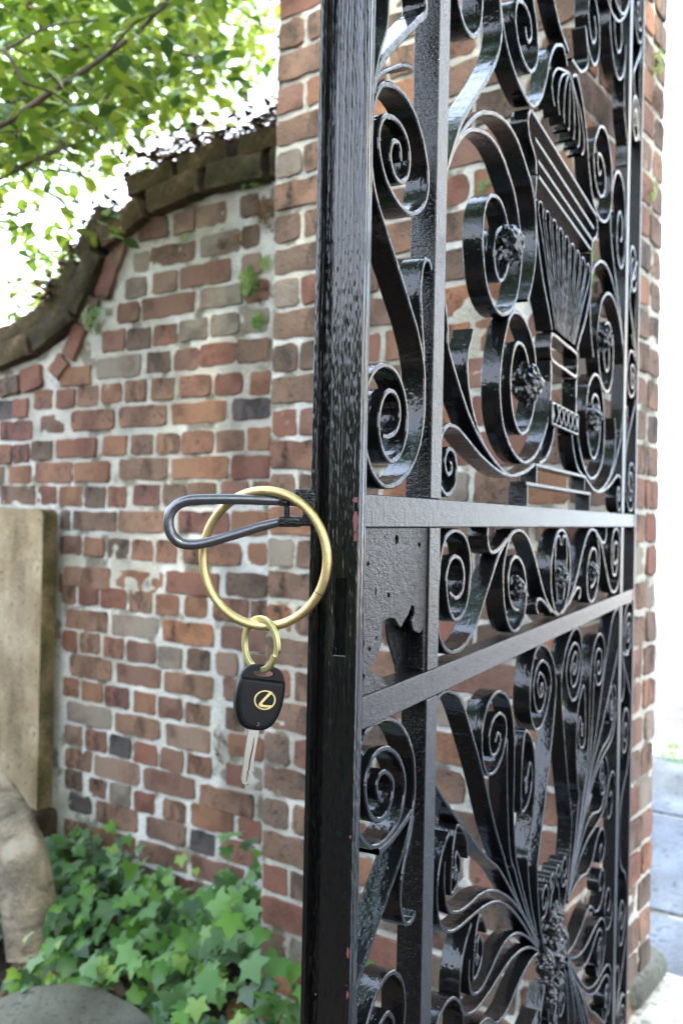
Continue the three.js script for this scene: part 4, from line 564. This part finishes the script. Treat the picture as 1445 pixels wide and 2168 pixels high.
// ---------------------------------------------------------------- ivy over the bed, dry litter, ferns on the bricks
{
  const ivy = thing('ivy', 'glossy green ivy covering the bed at the foot of the wall', 'ivy', onWall(0.2, -EYE, 0.4).toArray()), r = rng(131), list = [], o = ivy.position;
  for (let k = 0; k < 4300; k++) {
    const u = -0.75 + r() * 1.95, d = 0.015 + r() * 1.3; let p = onWall(u, -EYE, d);
    const q = pixelOf(p); if (!q) continue;
    const slab = pixelOf(p.clone().setY(0.06)); if (slab[1] > 2085 + 0.0009 * (slab[0] - 150) ** 2 && slab[0] < 345 && slab[0] > -40) continue;
    const inPier = p.clone().sub(PIER0), a = inPier.dot(PF), b = inPier.dot(PN); if (a > -0.02 && b < 0.03) continue; if (a > 0.5) continue;
    const mound = 0.045 + 0.15 * smooth(0.62, 0.0, d) + 0.06 * fbm(u * 6, d * 6, 601) + (a > -0.25 ? Math.max(0, 0.33 - 0.55 * Math.abs(a)) * smooth(0.55, 0.05, b) * smooth(-0.25, 0, a) : 0);
    p.y = Math.max(0.012, mound * (0.15 + 0.95 * r())); if (fbm(u * 7 + 9, d * 7, 617, 0, 2) > 0.62 && d > 0.3) continue;
    const nrm = V((r() - 0.5) * 1.5 - 0.15, 0.55 + 0.5 * r(), 0.35 + (r() - 0.35) * 1.3), tip = V((r() - 0.5) * 1.6, -0.45, 0.55 + (r() - 0.3) * 0.9), c = r();
    list.push({ s: Math.floor(r() * 4), m: c < 0.22 ? 0 : c < 0.55 ? 1 : c < 0.8 ? 2 : c < 0.93 ? 3 : 4, x: pose(p.clone().sub(o), nrm, tip, (0.028 + 0.032 * r()) * (c > 0.93 ? 0.75 : 1)), p, h: p.y / mound });
  }
  const seen = (l) => { const q = pixelOf(l.p); return q && q[0] > 0 && q[0] < 680 && q[1] > 1650 && q[1] < 2168 ? 5 - l.p.distanceTo(camera.position) + 1.4 * l.h : -1; };
  place(list, ivy, IVYLEAVES, IVY, 'leaf', 300, seen);
  const lit = []; for (let k = 0; k < 500; k++) { const p = onWall(-0.7 + r() * 1.7, -EYE, 0.05 + r() * 1.3); const sl = pixelOf(p.clone().setY(0.06)); if (sl && sl[0] > -40 && sl[0] < 350 && sl[1] > 2080 + 0.0009 * (sl[0] - 150) ** 2) continue; p.y = 0.006 + 0.02 * r(); lit.push({ s: Math.floor(r() * 4), m: Math.floor(r() * 3), x: pose(p, V(r() - 0.5, 0.8, r() - 0.5), V(r() - 0.5, 0.1, r() - 0.5), 0.03 + 0.03 * r()), p }); }
  const litter = thing('leaf_litter', 'dry brown fallen leaves on the soil among the ivy', 'litter', [0, 0, 0], undefined, 'stuff'); place(lit, litter, LEAVES, DRY, 'leaf', 0, () => 0);
}
function frond(r, len, wide, mats) {                          // a fern frond: paired leaflets along a curving rib
  const gs = [], n = 13, bend = 0.5 + r() * 0.8;
  for (let i = 0; i < n; i++) { const t = i / (n - 1), y = len * t * (1 - 0.15 * t), z = len * (0.45 * t - bend * t * t), w = wide * Math.sin(Math.PI * (0.12 + 0.84 * t)) * (0.6 + 0.7 * r()); for (const s of [-1, 1]) { const g = LEAVES[2].clone(); g.applyMatrix4(pose(V(0, y, z), V(0.1 * s + (r() - 0.5) * 0.8, 0.2 + (r() - 0.5) * 0.8, 1), V(s, 0.35 + (r() - 0.5) * 0.5, 0.5 * (r() - 0.4)), Math.max(0.003, w)).multiply(new THREE.Matrix4().makeScale(0.75, 1, 1))); gs.push(g); } }
  return merge(gs);
}
function fern(name, label, category, p, out, specs, mats, group) {
  const f = thing(name, label, category, p.toArray(), group), r = rng(Math.round(p.x * 991 + p.y * 577 + 4000));
  const dead = name === 'dead_fern', list = dead ? specs.flatMap(([a, l]) => [[a, l * 0.8], [a + r() - 0.5, l * (0.35 + 0.5 * r())], [a + 1.6 * (r() - 0.5), l * (0.3 + 0.4 * r())]]) : specs;
  for (const [ang, len] of list) { const g = frond(r, len, len * (dead ? 0.13 : 0.2)); if (dead) g.translate((r() - 0.5) * 0.03, (r() - 0.5) * 0.05, 0); g.rotateZ(ang); const m = part('frond', g, mats[Math.floor(r() * mats.length)], f); m.quaternion.setFromUnitVectors(V(0, 0, 1), out); }
  return f;
}
const GREEN = [IVY[2], FOLIAGE[1], FOLIAGE[2]], WP = (x, y, o) => { const [u, v] = wallPx(x, y, o); return onWall(u, v, o); };
fern('fern', 'pale green fern with long fronds growing from the upper wall beside the pier', 'fern', WP(545, 590, 0.012), WN, [[1.9, 0.12], [1.5, 0.12], [2.2, 0.1], [1.2, 0.09], [2.6, 0.09], [0.9, 0.08]], GREEN, undefined);
fern('fern', 'small drooping green fern below the long fronded fern on the wall', 'fern', WP(548, 655, 0.012), WN, [[3.0, 0.1], [3.4, 0.08], [2.6, 0.08]], GREEN);
fern('fern', 'tiny green fern tuft directly under the coping by the pier', 'fern', WP(528, 390, 0.03), WN, [[1.6, 0.05], [-1.6, 0.05], [0.2, 0.03]], GREEN);
fern('weed', 'bright green weed sprouting from the coping sweep of the wall', 'weed', WP(188, 672, 0.05), WN, [[1.3, 0.07], [-1.1, 0.075], [0.5, 0.06], [2.0, 0.06], [-2.2, 0.065], [3.0, 0.06]], GREEN);
fern('fern', 'green fern sprig at a joint of the upper wall below the coping', 'fern', WP(395, 505, 0.01), WN, [[1.2, 0.035], [2.0, 0.04], [-0.8, 0.035]], GREEN);
fern('fern', 'bright green fern sprig hanging beside the rust brown dead fern', 'fern', WP(570, 540, 0.02), WN, [[2.4, 0.06], [2.9, 0.05], [1.9, 0.05]], GREEN);
fern('dead_fern', 'rust brown dead fern hanging under the coping in the corner with the pier', 'dead fern', WP(560, 425, 0.02), WN, [[2.6, 0.1], [3.1, 0.12], [2.9, 0.09], [3.5, 0.11], [2.2, 0.07], [1.8, 0.08], [3.3, 0.14]], DRY);
fern('dead_fern', 'brown withered fern spread along the upper joint of the wall', 'dead fern', WP(500, 500, 0.012), WN, [[1.9, 0.09], [1.6, 0.1], [-1.7, 0.06], [2.4, 0.06], [-2.2, 0.07]], DRY);
fern('dead_fern', 'brown withered fern beneath the pale green long fronds', 'dead fern', WP(555, 610, 0.012), WN, [[2.2, 0.09], [2.8, 0.07], [-2.6, 0.05], [1.7, 0.07], [3.3, 0.06]], DRY);
fern('dead_fern', 'narrow orange brown dead fern low on the wall behind the key', 'dead fern', WP(463, 1560, 0.012), WN, [[3.1, 0.1], [2.9, 0.07], [3.35, 0.085], [0.1, 0.03]], DRY);
for (const [x, y, s, l] of [[1023, 400, 0.03, 'tiny green fern tuft on the pier face above a scroll'], [1262, 560, 0.05, 'dark green fern on the pier seen through the gate scrolls']]) fern('fern', l, 'fern', onPier(x, y, 0.01), PN, [[0.4, s], [-0.6, s], [1.5, s], [2.6, s]], GREEN);
{ // growth on the street side of the pier
  const sp = (t, y) => PIER0.clone().addScaledVector(PF, PW + 0.012).addScaledVector(PN, -t).setY(y), out = PF;
  const y = (px, d) => EYE + (1112 - px) / F * d;
  fern('fern', 'bright green fern high on the street face of the pier', 'fern', sp(0.43, y(130, 1.9)), out, [[0.3, 0.05], [-0.5, 0.05], [1.2, 0.05], [2.4, 0.06], [-1.8, 0.05]], [FOLIAGE[4], FOLIAGE[2]]);
  fern('dead_fern', 'reddish brown dead fern under the fern on the street face', 'dead fern', sp(0.42, y(205, 1.9)), out, [[2.6, 0.06], [3.2, 0.07], [2.0, 0.05], [-2.4, 0.06]], DRY);
  fern('fern', 'yellow green fern lower down the street face of the pier', 'fern', sp(0.4, y(390, 1.88)), out, [[0.2, 0.04], [2.8, 0.05], [-2.7, 0.05], [3.2, 0.05]], [FOLIAGE[4], FOLIAGE[2]]);
}
{ // dry growth and litter lying along the top of the coping
  const r = rng(171), list = [];
  for (let k = 0; k < 4200; k++) { const d = 2.2 + r() * (wall.reach - 2.2), [u, v] = wall.on(d), [u2, v2] = wall.on(d + 0.02), a = Math.atan2(v2 - v, u2 - u), lift = 0.14 + 0.1 * r() * r() * (0.1 + 1.9 * fbm(u * 14, 3, 701)), p = onWall(u - Math.sin(a) * lift, v + Math.cos(a) * lift, 0.035 - r() * 0.24); list.push({ s: Math.floor(r() * 4), m: r() < 0.75 ? (r() < 0.6 ? 2 : 0) : 1, x: pose(p, V(r() - 0.5, 0.7, r() - 0.2), V(r() - 0.5, r() - 0.3, r() - 0.5), 0.016 + 0.026 * r()), p }); }
  const t = thing('coping_litter', 'dry brown moss and dead leaves lying along the coping', 'litter', [0, 0, 0], undefined, 'stuff'); place(list, t, LEAVES, DRY, 'leaf', 0, () => 0);
}
// ---------------------------------------------------------------- beyond the gateway: pavement, kerb, road, house across the street
M.flag = ['#757d88', '#7c838c', '#6f7884'].map((c) => mat({ color: new THREE.Color(c), roughness: 0.8, map: tiled(T.stone, [1.1, 1.1]), bumpMap: tiled(T.grain, [0.3, 0.3]), bumpScale: 0.004 }));
M.joint = mat({ color: new THREE.Color('#a19f98'), roughness: 0.95, map: tiled(T.mortar, [0.6, 0.6]) });
M.road = mat({ color: new THREE.Color('#74777c'), roughness: 0.9, map: tiled(T.stone, [2.3, 2.3]), bumpMap: tiled(T.grain, [0.4, 0.4]), bumpScale: 0.006 });
M.kerb = mat({ color: new THREE.Color('#c9c5bb'), roughness: 0.9, map: tiled(T.stone, [0.9, 0.9]) });
M.stucco = mat({ color: new THREE.Color('#ece8df'), roughness: 0.9, map: tiled(T.mortar, [1.7, 1.7]), bumpMap: tiled(T.grain, [0.5, 0.5]), bumpScale: 0.006 });
M.shutter = mat({ color: new THREE.Color('#c3d3e0'), roughness: 0.6 }); M.trim = mat({ color: new THREE.Color('#e6e3dc'), roughness: 0.7 });
M.glass = mat({ color: lin(0.03, 0.035, 0.04), roughness: 0.08 }); M.roof = mat({ color: new THREE.Color('#6f6a66'), roughness: 0.8, map: tiled(T.stone, [0.8, 0.8]) });
{
  const p1 = onGround(1400, 1950), p2 = onGround(1400, 1735), p3 = onGround(1400, 1600), far = onGround(1400, 1318), out = WN.clone().negate();
  const dist = (p) => p.clone().sub(p1).dot(out), gap = dist(p2), kerbAt = dist(p3), road = dist(far);
  const base = p1.clone().setY(0);
  const strip = (name, a, b, x0, x1, y, h, m, label, category) => { const g = box(x0, x1, y - h, y, -b, -a, 0.008), o = single(name, g, m, label, category, undefined, 'structure'); o.position.copy(base); frame(o, WD, WN); return o; };
  const paving = thing('pavement', 'pale bluestone pavement with light joints outside the gateway', 'pavement', base.toArray(), undefined, 'structure'); frame(paving, WD, WN);
  part('bedding', box(-0.5, 9, -0.03, 0.014, -kerbAt + 0.01, 1.7, 0.004), M.joint, paving);
  const r = rng(211);
  for (let row = -2; row < 2; row++) { const z0 = row * gap + 0.022, z1 = Math.min((row + 1) * gap - 0.022, kerbAt - 0.03); if (z1 - z0 < 0.1) continue; let x = -0.48 - r() * 0.01; while (x < 8.5) { const w = 0.7 + r() * 0.5, g = box(x + 0.015, x + w - 0.015, -0.02, 0.024 + r() * 0.003, -z1, -z0, 0.006); part('flagstone', g, M.flag[Math.floor(r() * 3)], paving); x += w; } }
  strip('kerb', kerbAt, kerbAt + 0.16, -8, 14, 0.03, 0.2, M.kerb, 'pale stone kerb along the pavement edge', 'kerb');
  strip('road', kerbAt + 0.16, road, -20, 26, -0.09, 0.06, M.road, 'pale worn street surface beyond the kerb', 'road').position.y = 0.11;
  strip('kerb', road, road + 0.18, -20, 26, 0.13, 0.2, M.kerb, 'far kerb at the opposite side of the street', 'kerb');
  strip('pavement', road + 0.18, road + 2.2, -20, 26, 0.12, 0.1, M.flag[1], 'far pavement in front of the white house', 'pavement');
  // house: white stucco, two storeys, blue shutters
  const h = thing('white_house', 'white stucco house with pale blue shutters across the street', 'house', base.clone().addScaledVector(out, road + 2.2).toArray()); frame(h, WD, WN);
  const H = 10.6, X0 = -3, X1 = 12, openings = []; for (let x = X0 + 1.0; x < X1 - 1.2; x += 2.1) for (const y of [0.9, 4.1, 7.3]) openings.push([x, x + 0.95, y, y + 1.75]);
  const s = new THREE.Shape(); s.moveTo(X0, 0); s.lineTo(X1, 0); s.lineTo(X1, H); s.lineTo(X0, H); s.closePath(); for (const [a, b, c, d] of openings) { const q = new THREE.Path(); q.moveTo(a, c); q.lineTo(a, d); q.lineTo(b, d); q.lineTo(b, c); q.closePath(); s.holes.push(q); }
  const wg = new THREE.ExtrudeGeometry(s, { depth: 0.3, bevelEnabled: false }); wg.translate(0, 0, -0.3); part('wall', boxUV(wg), M.stucco, h);
  const side = new THREE.BoxGeometry(0.3, H, 6); side.translate(X0 + 0.15, H / 2, -3.302); part('wall', boxUV(side), M.stucco, h); const side2 = side.clone(); side2.translate(X1 - X0 - 0.3, 0, 0); part('wall', side2, M.stucco, h);
  const rf = box(X0 - 0.3, X1 + 0.3, H + 0.002, H + 0.3, -6.6, 0.35, 0.03); part('roof', rf, M.roof, h); part('cornice', box(X0 - 0.1, X1 + 0.1, H - 0.3, H - 0.002, 0.003, 0.2, 0.02), M.trim, h);
  for (const [a, b, c, d] of openings) {
    const w = part('window', boxUV(new THREE.PlaneGeometry(b - a, d - c).translate((a + b) / 2, (c + d) / 2, -0.14)), M.glass, h);
    part('frame', merge([box(a, b, (c + d) / 2 - 0.025, (c + d) / 2 + 0.025, -0.135, -0.09, 0.004), box((a + b) / 2 - 0.02, (a + b) / 2 + 0.02, c, d, -0.133, -0.095, 0.004), box(a, a + 0.06, c, d, -0.136, -0.06, 0.004), box(b - 0.06, b, c, d, -0.136, -0.06, 0.004)]), M.trim, w); part('sill', box(a - 0.08, b + 0.08, c - 0.08, c - 0.002, -0.05, 0.1, 0.008), M.trim, w);
    for (const x of [a - 0.5, b + 0.04]) part('shutter', box(x, x + 0.46, c, d, 0.004, 0.05, 0.006), M.shutter, h);
  }
  fern('weed', 'small reddish green weed growing at the kerb across the pavement', 'weed', onGround(1432, 1612, 0.03), V(-0.4, 0.5, 0.75).normalize(), [[0.2, 0.16], [-0.8, 0.15], [1.0, 0.15], [2.2, 0.12], [-2, 0.12]], [FOLIAGE[0], IVY[1]]);
}
{ // worn base stone at the pier's street corner
  const g = thing('guard_stone', 'worn pale guard stone with a rounded top at the street foot of the pier', 'stone', PIER0.clone().addScaledVector(PF, PW + 0.0).addScaledVector(PN, -PD - 0.03).toArray()); frame(g, PF, PN);
  const lump = (w, h, d, x, y, z, q, r) => { const b = new RoundedBoxGeometry(w, h, d, 6, r), p = b.attributes.position; for (let i = 0; i < p.count; i++) { const a = p.getX(i), c = p.getY(i), e = p.getZ(i); const k = 1 + 0.22 * (fbm(a * 14 + q, c * 14 + e * 9, 801, 0, 3) - 0.5); p.setXYZ(i, a * k, c * k, e * k); } b.computeVertexNormals(); b.translate(x, y, z); return boxUV(b); };
  part('block', lump(0.2, 0.13, 0.26, -0.03, 0.065, 0.04, 1, 0.03), M.kerb, g); part('roll', lump(0.09, 0.075, 0.22, -0.02, 0.165, 0.05, 4, 0.034), M.slab, g);
}
renderer.render(scene, camera);
